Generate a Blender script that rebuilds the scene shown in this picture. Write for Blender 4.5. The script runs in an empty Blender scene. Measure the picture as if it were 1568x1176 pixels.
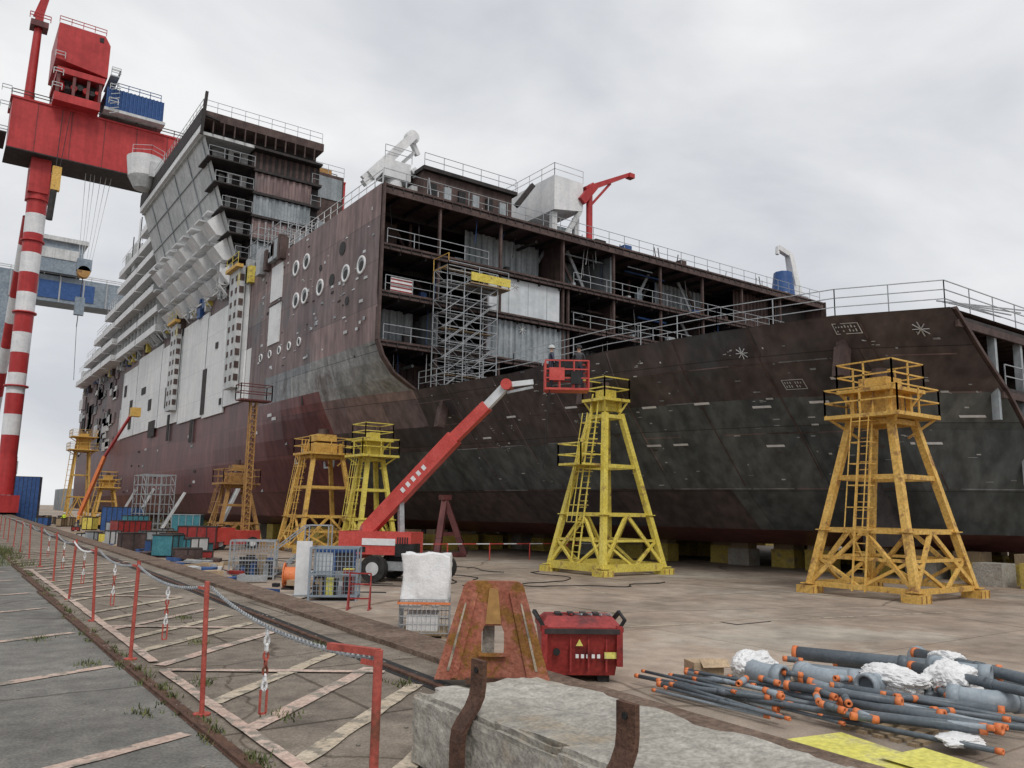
import bpy, math, random, bmesh
from mathutils import Matrix, Vector, noise
random.seed(7)
S=bpy.context.scene
V=Vector
# ------------------------------------------------------------------ materials
def nd(nt,t,**k):
    n=nt.nodes.new(t)
    for a,b in k.items(): setattr(n,a,b)
    return n
def mat(name,c1,c2=None,scale=1.0,rough=.75,metal=0.,bump=.0,stretch=(1,1,1),lo=.38,hi=.62,c3=None,s3=.25,t3=(.54,.64),spec=.3,plates=None,grime=.35,crack=0,streak=0,grain=0,stain=0):
    m=bpy.data.materials.new(name);m.use_nodes=True;nt=m.node_tree;L=nt.links
    b=nt.nodes["Principled BSDF"];b.inputs["Roughness"].default_value=rough;b.inputs["Metallic"].default_value=metal
    b.inputs["Specular IOR Level"].default_value=spec
    g=nd(nt,"ShaderNodeNewGeometry");mp=nd(nt,"ShaderNodeMapping");mp.inputs["Scale"].default_value=stretch
    L.new(g.outputs["Position"],mp.inputs["Vector"])
    n=nd(nt,"ShaderNodeTexNoise");n.inputs["Scale"].default_value=scale;n.inputs["Detail"].default_value=9;n.inputs["Roughness"].default_value=.65
    L.new(mp.outputs[0],n.inputs["Vector"])
    r=nd(nt,"ShaderNodeValToRGB");r.color_ramp.elements[0].position=lo;r.color_ramp.elements[1].position=hi
    r.color_ramp.elements[0].color=(*c1,1);r.color_ramp.elements[1].color=(*(c2 or c1),1)
    L.new(n.outputs["Fac"],r.inputs[0]);col=r.outputs[0]
    def mul(col,other,fac=1):
        mx=nd(nt,"ShaderNodeMixRGB",blend_type='MULTIPLY');mx.inputs[0].default_value=fac;L.new(col,mx.inputs[1]);L.new(other,mx.inputs[2]);return mx.outputs[0]
    def noisemul(col,scale,p0,p1,q,detail=6,sc=(1,1,1)):
        m2=nd(nt,"ShaderNodeMapping");m2.inputs["Scale"].default_value=sc;L.new(g.outputs["Position"],m2.inputs[0])
        n5=nd(nt,"ShaderNodeTexNoise");n5.inputs["Scale"].default_value=scale;n5.inputs["Detail"].default_value=detail;L.new(m2.outputs[0],n5.inputs["Vector"])
        r5=nd(nt,"ShaderNodeValToRGB");r5.color_ramp.elements[0].position=p0;r5.color_ramp.elements[1].position=p1
        r5.color_ramp.elements[0].color=(q,q,q,1);r5.color_ramp.elements[1].color=(1,1,1,1);L.new(n5.outputs["Fac"],r5.inputs[0]);return mul(col,r5.outputs[0]),n5
    if c3:
        n3=nd(nt,"ShaderNodeTexNoise");n3.inputs["Scale"].default_value=s3;n3.inputs["Detail"].default_value=10;n3.inputs["Roughness"].default_value=.7
        L.new(g.outputs["Position"],n3.inputs["Vector"])
        r3=nd(nt,"ShaderNodeValToRGB");r3.color_ramp.elements[0].position=t3[0];r3.color_ramp.elements[1].position=t3[1]
        L.new(n3.outputs["Fac"],r3.inputs[0])
        mx=nd(nt,"ShaderNodeMixRGB");L.new(r3.outputs[0],mx.inputs[0]);L.new(col,mx.inputs[1]);mx.inputs[2].default_value=(*c3,1);col=mx.outputs[0]
    if plates:
        ax,bw,rh,a1,a2,mo=plates
        sp=nd(nt,"ShaderNodeSeparateXYZ");L.new(g.outputs["Position"],sp.inputs[0]);cb=nd(nt,"ShaderNodeCombineXYZ")
        L.new(sp.outputs[ax[0]],cb.inputs[0]);L.new(sp.outputs[ax[1]],cb.inputs[1])
        br=nd(nt,"ShaderNodeTexBrick");br.inputs["Scale"].default_value=1;br.inputs["Brick Width"].default_value=bw;br.inputs["Row Height"].default_value=rh
        br.inputs["Mortar Size"].default_value=.025;br.inputs["Mortar Smooth"].default_value=.3;br.inputs["Color1"].default_value=(*a1,1);br.inputs["Color2"].default_value=(*a2,1);br.inputs["Mortar"].default_value=(*mo,1)
        L.new(cb.outputs[0],br.inputs["Vector"]);col=mul(col,br.outputs[0])
    if streak: col,_=noisemul(col,1.2,.38,.6,1-streak,8,(1.6,1.6,.12))
    if stain: col,_=noisemul(col,.55,.4,.52,1-stain,10)
    if grain: col,gn=noisemul(col,45,.35,.65,1-grain,3)
    if crack:
        n6=nd(nt,"ShaderNodeTexNoise");n6.inputs["Scale"].default_value=crack*2.5;n6.inputs["Detail"].default_value=5;L.new(g.outputs["Position"],n6.inputs["Vector"])
        a6=nd(nt,"ShaderNodeMixRGB",blend_type='ADD');a6.inputs[0].default_value=1.2;L.new(g.outputs["Position"],a6.inputs[1]);L.new(n6.outputs["Color"],a6.inputs[2])
        vo=nd(nt,"ShaderNodeTexVoronoi",feature='DISTANCE_TO_EDGE');vo.inputs["Scale"].default_value=crack;L.new(a6.outputs[0],vo.inputs["Vector"])
        r6=nd(nt,"ShaderNodeValToRGB");r6.color_ramp.elements[0].position=.0;r6.color_ramp.elements[1].position=.008;r6.color_ramp.elements[0].color=(.45,.43,.4,1);r6.color_ramp.elements[1].color=(1,1,1,1)
        L.new(vo.outputs["Distance"],r6.inputs[0]);col=mul(col,r6.outputs[0])
    n2=nd(nt,"ShaderNodeTexNoise");n2.inputs["Scale"].default_value=scale*7;n2.inputs["Detail"].default_value=6
    L.new(mp.outputs[0],n2.inputs["Vector"])
    r2=nd(nt,"ShaderNodeValToRGB");r2.color_ramp.elements[0].position=.3;r2.color_ramp.elements[1].position=.7
    q=1-grime;r2.color_ramp.elements[0].color=(q,q,q,1);r2.color_ramp.elements[1].color=(1,1,1,1)
    L.new(n2.outputs["Fac"],r2.inputs[0]);col=mul(col,r2.outputs[0])
    L.new(col,b.inputs["Base Color"])
    if bump:
        bp=nd(nt,"ShaderNodeBump");bp.inputs["Strength"].default_value=bump;bp.inputs["Distance"].default_value=.05
        L.new(n2.outputs["Fac"],bp.inputs["Height"])
        if grain:
            b2=nd(nt,"ShaderNodeBump");b2.inputs["Strength"].default_value=.4;b2.inputs["Distance"].default_value=.008;L.new(gn.outputs["Fac"],b2.inputs["Height"]);L.new(bp.outputs[0],b2.inputs["Normal"]);bp=b2
        L.new(bp.outputs[0],b.inputs["Normal"])
    return m
P=((1,2),7.5,2.9,(.76,.76,.8),(1.25,1.17,1.12),(.5,.5,.5))
Pw=((1,2),5.2,3.1,(.95,.95,.95),(1.0,1.0,1.0),(.72,.72,.72))
M={}
def dm(k,*a,**kw): M[k]=mat(k,*a,**kw)
dm("hull_brown",(.2,.15,.15),(.29,.22,.215),scale=.35,c3=(.19,.19,.2),s3=.12,rough=.6,plates=P,stretch=(1,1,.35),streak=.3)
dm("hull_dark",(.078,.066,.068),(.13,.105,.1),scale=.3,c3=(.085,.095,.1),s3=.15,rough=.6,plates=P,stretch=(1,1,.4),streak=.3)
dm("hull_green",(.09,.108,.112),(.16,.178,.175),scale=.35,c3=(.07,.076,.08),s3=.1,rough=.55,plates=P,stretch=(1,1,.35),streak=.35)
dm("hull_greylight",(.26,.29,.3),(.37,.39,.4),scale=.5,c3=(.19,.18,.18),s3=.3,plates=P,streak=.3)
dm("hull_red",(.13,.045,.045),(.18,.068,.066),scale=.3,rough=.42,plates=P,stretch=(1,1,.4),streak=.25)
dm("hull_white",(.72,.73,.73),(.82,.82,.81),scale=.3,rough=.5,plates=Pw,grime=.1,streak=.1)
dm("steel_dark",(.03,.027,.028),(.06,.05,.048),scale=1.5)
dm("steel_rust",(.085,.055,.05),(.14,.096,.086),scale=1.2,streak=.3)
dm("panel_grey",(.3,.34,.36),(.42,.45,.47),scale=.6,rough=.5,grime=.25,streak=.3)
dm("panel_light",(.56,.6,.62),(.68,.71,.73),scale=.4,rough=.5,grime=.15,streak=.15)
dm("galv",(.34,.36,.38),(.48,.5,.51),scale=4,rough=.45,metal=.3)
dm("white_paint",(.7,.71,.72),(.82,.82,.82),scale=.8,rough=.45,grime=.15,streak=.1)
dm("offwhite",(.52,.54,.54),(.66,.67,.67),scale=.5,rough=.6,grime=.2,streak=.2)
dm("crane_red",(.42,.034,.036),(.52,.05,.05),scale=.2,rough=.45,grime=.2,streak=.15)
dm("rust_red",(.5,.16,.1),(.6,.24,.16),scale=3,c3=(.38,.18,.045),s3=3.5,t3=(.5,.56),rough=.75,bump=.3,streak=.3,grain=.2)
dm("lift_red",(.52,.065,.055),(.62,.1,.085),scale=2,rough=.4,grime=.25)
dm("bin_red",(.3,.035,.032),(.38,.05,.045),scale=2.5,rough=.45,c3=(.16,.03,.03),s3=2,grime=.4)
dm("tower_yellow",(.7,.56,.09),(.8,.67,.15),scale=1.5,c3=(.38,.25,.1),s3=1.8,t3=(.56,.64),rough=.55,grime=.35)
dm("tower_orange",(.68,.4,.09),(.78,.5,.14),scale=1.5,c3=(.34,.18,.07),s3=1.8,t3=(.55,.64),rough=.6,grime=.4)
dm("tower_rusty",(.38,.2,.07),(.5,.29,.1),scale=1.5,c3=(.16,.08,.05),s3=1.2,rough=.7)
dm("block_yellow",(.5,.37,.08),(.58,.45,.12),scale=1.2,c3=(.26,.22,.17),s3=1.1)
dm("blue",(.03,.085,.24),(.05,.12,.32),scale=2,rough=.5)
dm("blue_grey",(.22,.27,.32),(.3,.35,.4),scale=.3)
dm("teal",(.05,.2,.25),(.08,.27,.32),scale=2)
dm("black",(.012,.012,.013),(.03,.03,.03),scale=4,rough=.6)
dm("rubber",(.02,.02,.02),(.045,.043,.04),scale=5,rough=.85)
dm("concrete",(.44,.41,.355),(.56,.53,.47),scale=1.6,c3=(.42,.33,.22),s3=1.4,t3=(.56,.7),rough=.95,bump=.6,grime=.35,grain=.3,stain=.15)
dm("rust_steel",(.08,.042,.03),(.15,.078,.05),scale=6,rough=.8,bump=.4)
dm("edge_rust",(.19,.125,.09),(.28,.2,.15),scale=2,c3=(.12,.08,.06),s3=1.2,rough=.9,bump=.4,grime=.5,grain=.3)
dm("post_red",(.42,.08,.06),(.52,.12,.09),scale=6,c3=(.22,.08,.05),s3=5)
WR=dict(rough=.95,grime=.35,t3=(.51,.56),grain=.25,stain=.15)
dm("marking",(.6,.5,.37),(.68,.58,.45),scale=2.5,c3=(.34,.3,.24),s3=4.5,**WR)
dm("marking_pink",(.64,.46,.38),(.7,.55,.46),scale=2.5,c3=(.34,.3,.25),s3=3.5,**WR)
dm("pipe_grey",(.105,.13,.148),(.15,.175,.2),scale=3,rough=.4,grime=.25)
dm("pipe_light",(.28,.33,.37),(.36,.41,.45),scale=3,rough=.4,grime=.2)
dm("pipe_orange",(.72,.19,.06),(.8,.26,.1),scale=3,rough=.5,grime=.25)
dm("plastic_white",(.72,.72,.72),(.82,.82,.82),scale=3,rough=.35,bump=.3,grime=.1)
dm("card",(.46,.34,.22),(.54,.4,.26),scale=3)
dm("yellow_board",(.74,.68,.14),(.8,.75,.2),scale=2,rough=.6,c3=(.55,.5,.25),s3=2)
dm("wood",(.3,.22,.14),(.42,.32,.2),scale=5,stretch=(1,6,1))
dm("grass",(.07,.1,.03),(.18,.18,.07),scale=3)
dm("stone",(.2,.18,.15),(.35,.32,.28),scale=9)
dm("far_grey",(.3,.32,.34),(.38,.4,.42),scale=.05)
dm("asphalt",(.21,.2,.18),(.29,.275,.25),scale=.6,c3=(.17,.16,.145),s3=.4,rough=.95,bump=.5,grime=.35,crack=.2,grain=.35,stain=.12)
dm("quay_concrete",(.26,.215,.17),(.36,.305,.25),scale=.8,c3=(.2,.17,.14),s3=.5,rough=.95,bump=.5,grime=.35,crack=.28,grain=.35,stain=.18,
   plates=((0,1),3.2,2.1,(.88,.88,.88),(1.1,1.08,1.06),(.45,.43,.4)))
dm("dock_concrete",(.37,.29,.225),(.5,.41,.33),scale=.3,c3=(.54,.48,.4),s3=.12,rough=.8,bump=.25,grime=.3,crack=.1,grain=.25,stain=.2,
   plates=((0,1),6.,5.,(.88,.88,.88),(1.08,1.06,1.05),(.62,.57,.52)))
# ------------------------------------------------------------------ mesh builder
class B:
    def __init__(s): s.v=[];s.f=[];s.m=[];s.mats=[];s.sm=[]
    def mi(s,k):
        if k not in s.mats: s.mats.append(k)
        return s.mats.index(k)
    def add(s,vs,fs,k,smooth=False):
        o=len(s.v);s.v+= [V(a) for a in vs];i=s.mi(k)
        for f in fs: s.f.append([o+a for a in f]);s.m.append(i);s.sm.append(smooth)
    def box(s,x0,y0,z0,x1,y1,z1,k):
        vs=[(x,y,z) for x in (x0,x1) for y in (y0,y1) for z in (z0,z1)]
        s.add(vs,[(0,1,3,2),(4,6,7,5),(0,4,5,1),(2,3,7,6),(0,2,6,4),(1,5,7,3)],k)
    def obox(s,c,dx,dy,dz,ang,k,tilt=0):
        R=Matrix.Rotation(ang,3,'Z')@Matrix.Rotation(tilt,3,'X')
        vs=[V(c)+R@V((x*dx/2,y*dy/2,z*dz/2)) for x in (-1,1) for y in (-1,1) for z in (-1,1)]
        s.add(vs,[(0,1,3,2),(4,6,7,5),(0,4,5,1),(2,3,7,6),(0,2,6,4),(1,5,7,3)],k)
    def bar(s,p,q,w,k,h=None,w2=None):
        p=V(p);q=V(q);d=(q-p)
        if d.length<1e-6:return
        d.normalize();h=h or w;up=V((0,0,1)) if abs(d.z)<.95 else V((1,0,0))
        a=d.cross(up).normalized();b=a.cross(d).normalized();r=(w2/w) if w2 else 1
        vs=[]
        for c,t in ((p,1),(q,r)):
            for i,j in ((-1,-1),(1,-1),(1,1),(-1,1)): vs.append(c+a*i*w/2*t+b*j*h/2*t)
        s.add(vs,[(3,2,1,0),(4,5,6,7),(0,1,5,4),(1,2,6,5),(2,3,7,6),(3,0,4,7)],k)
    def cyl(s,p,q,r,k,n=12,r2=None,caps=True):
        p=V(p);q=V(q);d=(q-p).normalized();up=V((0,0,1)) if abs(d.z)<.95 else V((1,0,0))
        a=d.cross(up).normalized();b=a.cross(d).normalized();r2=r if r2 is None else r2
        vs=[]
        for c,t in ((p,r),(q,r2)):
            for i in range(n):
                an=2*math.pi*i/n;vs.append(c+a*math.cos(an)*t+b*math.sin(an)*t)
        s.add(vs,[(i,(i+1)%n,n+(i+1)%n,n+i) for i in range(n)],k,n>6)
        if caps: s.add(vs,[tuple(range(n-1,-1,-1)),tuple(range(n,2*n))],k)
    def tube(s,p,q,r,ri,k,n=16):
        p=V(p);q=V(q);d=(q-p).normalized();up=V((0,0,1)) if abs(d.z)<.95 else V((1,0,0))
        a=d.cross(up).normalized();b=a.cross(d).normalized();vs=[]
        for c,t in ((p,r),(q,r),(q,ri),(p,ri)):
            for i in range(n):
                an=2*math.pi*i/n;vs.append(c+a*math.cos(an)*t+b*math.sin(an)*t)
        fs=[]
        for j in range(4):
            for i in range(n): fs.append((j*n+i,j*n+(i+1)%n,((j+1)%4)*n+(i+1)%n,((j+1)%4)*n+i))
        s.add(vs,fs,k,True)
    def prism(s,pts,d,k):
        n=len(pts);d=V(d);vs=[V(p) for p in pts]+[V(p)+d for p in pts]
        s.add(vs,[tuple(range(n-1,-1,-1)),tuple(range(n,2*n))]+[(i,(i+1)%n,n+(i+1)%n,n+i) for i in range(n)],k)
    def rail(s,pts,k="galv",h=1.05,sp=1.6,r=.04,mid=2):
        for p,q in zip(pts[:-1],pts[1:]):
            p=V(p);q=V(q);n=max(1,int((q-p).length/sp))
            for j in range(1,mid+1):
                t=V((0,0,h*j/mid));s.bar(p+t,q+t,r,k)
            for i in range(n+1):
                c=p.lerp(q,i/n);s.bar(c,c+V((0,0,h)),r,k)
    def corr(s,x0,x1,y,z0,z1,k,pitch=.5,dep=.12):
        n=max(1,int((x1-x0)/pitch));vs=[]
        prof=[(0,0),(.35,0),(.5,1),(.85,1)]
        xs=[]
        for i in range(n):
            for a,b in prof: xs.append((x0+(i+a)*(x1-x0)/n,y+b*dep))
        xs.append((x1,y))
        for a,b in xs: vs+=[(a,b,z0),(a,b,z1)]
        s.add(vs,[(2*i,2*i+2,2*i+3,2*i+1) for i in range(len(xs)-1)],k)
    def obj(s,name,parent=None,local=False):
        me=bpy.data.meshes.new(name);o0=V((0,0,0))
        if parent is not None and not local: o0=parent.location.copy()
        me.from_pydata([tuple(a-o0) for a in s.v],[],s.f)
        for k in s.mats: me.materials.append(M[k])
        me.polygons.foreach_set("material_index",s.m);me.polygons.foreach_set("use_smooth",s.sm);me.update()
        o=bpy.data.objects.new(name,me);S.collection.objects.link(o)
        if parent is not None:o.parent=parent
        return o
def empty(name,loc=(0,0,0),rot=0,sc=1):
    e=bpy.data.objects.new(name,None);e.location=loc;e.rotation_euler=(0,0,rot);e.scale=(sc,sc,sc);S.collection.objects.link(e);return e
FL=-1.15
# ------------------------------------------------------------------ ground
b=B();b.add([(-1500,-300,FL),(2500,-300,FL),(2500,3000,FL),(-1500,3000,FL)],[(0,1,2,3)],"dock_concrete");b.obj("ground")
edge=[(5.15,-60),(5.2,3.3),(5.35,8),(5.8,20),(6.4,42),(8.0,85),(10.5,150),(16,320)]
b=B()
b.add([(-1200,-60,0)]+[(x,y,0) for x,y in edge]+[(-1200,320,0)],[tuple(range(len(edge)+2))],"quay_concrete")
for (x,y),(x2,y2) in zip(edge[:-1],edge[1:]): b.add([(x,y,0),(x,y,FL-.1),(x2,y2,FL-.1),(x2,y2,0)],[(0,1,2,3)],"concrete")
b.add([(-1200,320,0),(16,320,0),(16,320,FL),(-1200,320,FL)],[(0,1,2,3)],"concrete")
b.obj("quay_pavement")
b=B();b.add([(-1100,-59,.004),(1.78,-59,.004),(1.82,12,.004),(2.0,26,.004),(3.4,85,.004),(6,300,.004),(-1100,300,.004)],[tuple(range(7))],"asphalt");b.obj("road")
def kx(y): return 1.80 if y<12 else 1.8+(y-12)*.019
def ex(y):
    for (x,y0),(x2,y2) in zip(edge[:-1],edge[1:]):
        if y0<=y<=y2: return x+(x2-x)*(y-y0)/(y2-y0)
    return edge[-1][0]
b=B()
for i in range(60):
    y0=-6+i*4;y1=y0+4
    b.add([(kx(y0),y0,.009),(kx(y0)+.13,y0,.009),(kx(y1)+.13,y1,.009),(kx(y1),y1,.009)],[(0,1,2,3)],"rust_steel")
    b.box(kx(y0)+.02,y0,.0,kx(y0)+.05,y1,.03,"rust_steel")
    b.add([(ex(y0)-1.3,y0,.005),(ex(y0)-1.02,y0,.005),(ex(y1)-1.02,y1,.005),(ex(y1)-1.3,y1,.005)],[(0,1,2,3)],"black")
    x0=ex(y0)-1.2;x1=ex(y1)-1.2
    b.bar((x0,y0,.012),(x1,y1,.012),.07,"rust_steel",h=.03)
b.obj("crane_rail")
b=B()
for (x,y),(x2,y2) in zip(edge[:-1],edge[1:]):
    b.add([(x-.62,y,.06),(x+.03,y,.06),(x2+.03,y2,.06),(x2-.62,y2,.06)],[(0,1,2,3)],"edge_rust")
    b.add([(x+.03,y,.06),(x+.03,y,-.3),(x2+.03,y2,-.3),(x2+.03,y2,.06)],[(0,1,2,3)],"edge_rust")
    b.add([(x-.62,y,.06),(x-.62,y,0),(x2-.62,y2,0),(x2-.62,y2,.06)],[(0,1,2,3)],"edge_rust")
b.obj("quay_edge_beam")
b=B()
def line(p,q,w,k,z=.012):
    p=V((*p,z));q=V((*q,z));d=(q-p).normalized();a=V((-d.y,d.x,0))*w/2
    n=max(2,int((q-p).length/.22));L_=[];R_=[]
    for i in range(n+1):
        c=p.lerp(q,i/n);j=random.uniform(-.012,.012);L_.append(c-a*(1+random.uniform(-.14,.14))+a*j);R_.append(c+a*(1+random.uniform(-.14,.14)))
    for i in range(n): b.add([L_[i],L_[i+1],R_[i+1],R_[i]],[(0,1,2,3)],k)
for i in range(22):
    y=6.45+i*2.85+(.2 if i%2 else 0);line((-5.5,y-3.2),(1.72,y),.14,"marking_pink")
for i in range(30):
    y=3.4+i*.98
    if i%7==5: continue
    line((2.15,y),(3.98,y+1.75),.15,"marking" if i%3 else "marking_pink")
for y in (7.8,11.4,16,22,28,35): line((2.15,y+1.2),(4.0,y),.12,"marking_pink",z=.015)
line((2.12,2),(2.12,9),.1,"marking_pink",z=.018);line((2.14,9.5),(2.3,24),.1,"marking_pink",z=.018)
for y in (24,31,40,52,66): line((2.4,y),(5,y+2.4),.14,"marking_pink",z=.02)
b.obj("road_markings")
b=B()
for (x,y,x2,y2) in ((22,26,60,12),(20,22,24,38),(12,16,26,13)): line((x,y),(x2,y2),.12,"marking",FL+.006)
b.obj("dock_markings")
b=B()
def tuft(x,y,n,h,sp):
    for i in range(n):
        px=x+random.gauss(0,sp);py=y+random.gauss(0,sp*1.6);a=random.random()*6.28;hh=h*random.uniform(.5,1.2);w=.008
        lx=math.cos(a)*hh*.6;ly=math.sin(a)*hh*.6
        b.add([(px-w*math.sin(a),py+w*math.cos(a),0),(px+w*math.sin(a),py-w*math.cos(a),0),(px+lx,py+ly,hh)],[(0,1,2)],"grass")
for i in range(260):
    y=3+i*.1*(1+i*.01);x=kx(y)+random.choice((0,.12,.15));
    if random.random()<.7: tuft(x,y,random.randint(6,34),random.uniform(.02,.07),.03)
for i in range(20): tuft(random.uniform(.9,2.6),random.uniform(25,36),60,.26,.17)
for x,y in ((1.55,9.7),(2.3,8.2),(2.9,10.6),(3.3,13),(1.3,11.8),(4.1,9.8),(2.5,6.6),(1.6,7.3),(3.9,7.2)): tuft(x,y,60,.05,.07)
b.obj("grass_tufts")
b=B()
for i in range(620):
    y=random.uniform(3,16);x=random.choice((kx(y)+random.gauss(.07,.1),random.uniform(2,5),ex(y)-1.15+random.gauss(0,.1),random.uniform(-3,2)))
    s_=random.uniform(.004,.016)
    if random.random()<.6 or abs(x-kx(y))<.3: b.obox((x,y,s_*.4),s_*2,s_*1.4,s_,random.random()*3,"stone",.3)
b.obj("gravel")
# ------------------------------------------------------------------ cruise ship
ship=empty("cruise_ship",(45.7,100,0))
LV=[8.4,7,5.5,3,1,.2]
ST=[(170,9.25,[21.7,21.7,21.7,21.7,21.8,22.4,24.5]),(110,9.25,[21.7,21.7,21.7,21.7,21.8,22.4,24.5]),(80,9.25,[21.7,21.7,21.7,21.75,22.0,23,25.5]),(70,9.25,[21.7,21.7,21.8,22,22.8,24.3,27]),
(62,9.25,[21.8,21.9,22.2,22.8,24.2,26.2,29.5]),(55,9.25,[22.3,22.7,23.4,24.2,26.2,28.6,32]),(50,9.25,[23.2,23.8,24.6,25.5,27.6,30,33.5]),
(45.4,9.25,[24.5,25,25.8,26.8,28.9,31.3,34.6]),(41,9.2,[24.8,25.4,26.4,27.5,29.6,32,35]),(36,9.25,[25.5,26,27,28.1,30.3,32.8,35.8]),
(30,9.75,[27,27.6,28.6,29.7,31.8,34.2,37]),(24,9.9,[28.3,29.2,30.4,31.7,33.8,36,38.8]),(19,9.95,[29.8,31.2,32.8,34.3,36.3,38.4,41]),(15.4,10,[32.2,34.3,36.3,37.9,39.6,41,43])]
def station(y):
    for a,c in zip(ST[:-1],ST[1:]):
        if c[0]<=y<=a[0]:
            t=(a[0]-y)/(a[0]-c[0]);return a[1]+(c[1]-a[1])*t,[p+(q-p)*t for p,q in zip(a[2],c[2])]
def hullX(y,z):
    tz,xs=station(y);zs=[tz]+LV
    if z>=tz: return xs[0]
    for i in range(6):
        if zs[i+1]<=z<=zs[i]:
            t=(zs[i]-z)/(zs[i]-zs[i+1]);return xs[i]+(xs[i+1]-xs[i])*t
    return xs[-1]
ys=[170,150,130,110,100,90,80,75,70,66,62,58.5,55,52.5,50,47.5,45.4,43,41,38.5,36,33,30,27,24,21.5,19,17.2,15.4]
hb=B()
for sgn in (0,1):
    mx=(lambda x:x) if not sgn else (lambda x:91.4-x)
    for ya,yb in zip(ys[:-1],ys[1:]):
        ta,xa=station(ya);tb,xb=station(yb);za=[ta]+LV;zb=[tb]+LV
        for i in range(6):
            vs=[(mx(xa[i]),ya,za[i]),(mx(xb[i]),yb,zb[i]),(mx(xb[i+1]),yb,zb[i+1]),(mx(xa[i+1]),ya,za[i+1])]
            if sgn: vs=vs[::-1]
            if ya>56: k="hull_red"
            elif i<=1: k="hull_dark" if ya<=46 else "hull_brown"
            elif i<=3: k="hull_green" if ya<=33 else "hull_dark"
            else: k="hull_green" if (i==4 and ya<=27) else "hull_dark" if i==4 else "hull_red"
            if ya<=56 and i==3 and ya>33: k="hull_green"
            hb.add(vs,[(0,1,2,3)],k,True)
        hb.add([(mx(xa[6]),ya,.2),(mx(xb[6]),yb,.2),(45.7,yb,.2),(45.7,ya,.2)],[(0,1,2,3)] if not sgn else [(3,2,1,0)],"hull_red")
        if ya>45.4:
            def up(y,x0):
                k=max(0,x0-21.7); return [(21.7,22.5),(21.7,15.5),(21.7+.06*k,12.2),(21.7+.3*k,11.0),(21.7+.62*k,10.0),(x0,9.25)]
            A=up(ya,xa[0]);C=up(yb,xb[0])
            for i in range(5):
                vs=[(mx(A[i][0]),ya,A[i][1]),(mx(C[i][0]),yb,C[i][1]),(mx(C[i+1][0]),yb,C[i+1][1]),(mx(A[i+1][0]),ya,A[i+1][1])]
                k="hull_brown"
                if i>=2: k="hull_greylight" if ya<=66 and i<=4 else "hull_brown"
                if ya>71: k="hull_brown" if i<1 else "hull_white" if ya<=130 else "hull_brown"
                if ya>71 and i>=3: k="hull_red"
                if i==4 and 56<ya<=71:k="hull_red"
                if sgn: vs=vs[::-1]
                hb.add(vs,[(0,1,2,3)],k,i>0)
for ya,yb in zip(ys[:-1],ys[1:]):
    if ya<=45.4:
        ta,xa=station(ya);tb,xb=station(yb)
        hb.add([(xa[0],ya,ta-.02),(xb[0],yb,tb-.02),(91.4-xb[0],yb,tb-.02),(91.4-xa[0],ya,ta-.02)],[(0,1,2,3)],"steel_rust")
hb.box(21.75,45.5,22.2,69.65,170,22.45,"steel_rust")
hb.box(21.8,169.5,1,69.6,169.9,22.1,"hull_brown")
hb.obj("hull",ship)
d=B()
prof=[(21.7,22.5),(21.7,12.2),(22.1,11.2),(22.9,10.2),(24.5,9.25)]
for (x,z),(x2,z2) in zip(prof[:-1],prof[1:]):
    d.bar((x+.12,45.35,z),(x2+.12,45.35,z2),.5,"steel_rust",h=.12)
    d.bar((91.4-x-.12,45.35,z),(91.4-x2-.12,45.35,z2),.5,"steel_rust",h=.12)
decks=[22.45,18.5,15.4,12.2,9.25]
for i,z in enumerate(decks[:-1]):
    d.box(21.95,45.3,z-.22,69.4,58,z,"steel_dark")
    d.box(21.95,45.25,z-.6 if i==0 else z-.36,69.4,45.42,z-.225,"steel_rust")
    d.box(21.95,45.2,z-.1,69.4,45.3,z+.03,"steel_rust")
    x=23.2
    while x<69:
        d.box(x,45.45,z-.55,x+.1,57.9,z-.22,"steel_dark");x+=1.9
    x=22.4
    while x<69:
        d.box(x,45.2,z-.36,x+.06,45.25,z-.1,"steel_dark");x+=.75
    for yy in (49,53):
        d.box(22,yy,z-.6,69.3,yy+.12,z-.23,"steel_dark")
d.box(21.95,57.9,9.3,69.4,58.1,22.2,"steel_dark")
for x in (26.2,31.2,36.9,42,47.2,52.3,57.5,63):
    for a in range(4):
        z1=decks[a]-.36;z0=decks[a+1]
        if random.random()<.8: d.box(x-.08,45.5,z0,x+.08,45.7,z1,"steel_rust")
        if random.random()<.6:
            xx=x+random.uniform(-1,2);d.box(xx,50,z0,xx+.2,50.2,z1,"steel_rust")
        if random.random()<.45:
            d.box(x+.5,46.5,z0,x+.62,57,z1,random.choice(("panel_grey","steel_rust","steel_dark")))
for x0,x1,y,a,k,c in [(30.2,36.6,45.62,1,"panel_light",0),(30.2,37.2,45.62,2,"panel_grey",1),(30.0,36.8,48.5,0,"panel_grey",1),(37.5,41.5,50,0,"panel_grey",1),
    (22.4,25.5,50.5,0,"steel_rust",0),(22.4,25.8,48.2,2,"panel_grey",1),(50,56,49,0,"panel_grey",1),(56,60.5,47.5,1,"panel_grey",1),(41,46,52,1,"steel_rust",1),(57.8,62.8,46.8,0,"steel_rust",1),
    (63.5,69,47,0,"steel_dark",0),(47.5,51.5,51,1,"panel_grey",0),(38,45,50,2,"panel_grey",1),(46,55,49,2,"panel_light",0),(56,68,48,2,"panel_grey",1),(22.6,29.5,51,1,"steel_dark",0),
    (25,34,49,3,"steel_rust",1),(34,50,48,3,"panel_grey",1),(50,67,49,3,"steel_rust",1)]:
    z1=decks[a]-.4;z0=decks[a+1]
    if c: d.corr(x0,x1,y,z0,z1,k)
    else: d.box(x0,y,z0,x1,y+.08,z1,k)
d.box(30.0,45.5,12.2,30.18,45.7,18.1,"steel_rust");d.box(37.3,45.5,12.2,37.48,45.7,18.1,"steel_rust")
d.box(30.2,45.5,15.35,37.3,45.6,15.5,"black")
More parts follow.
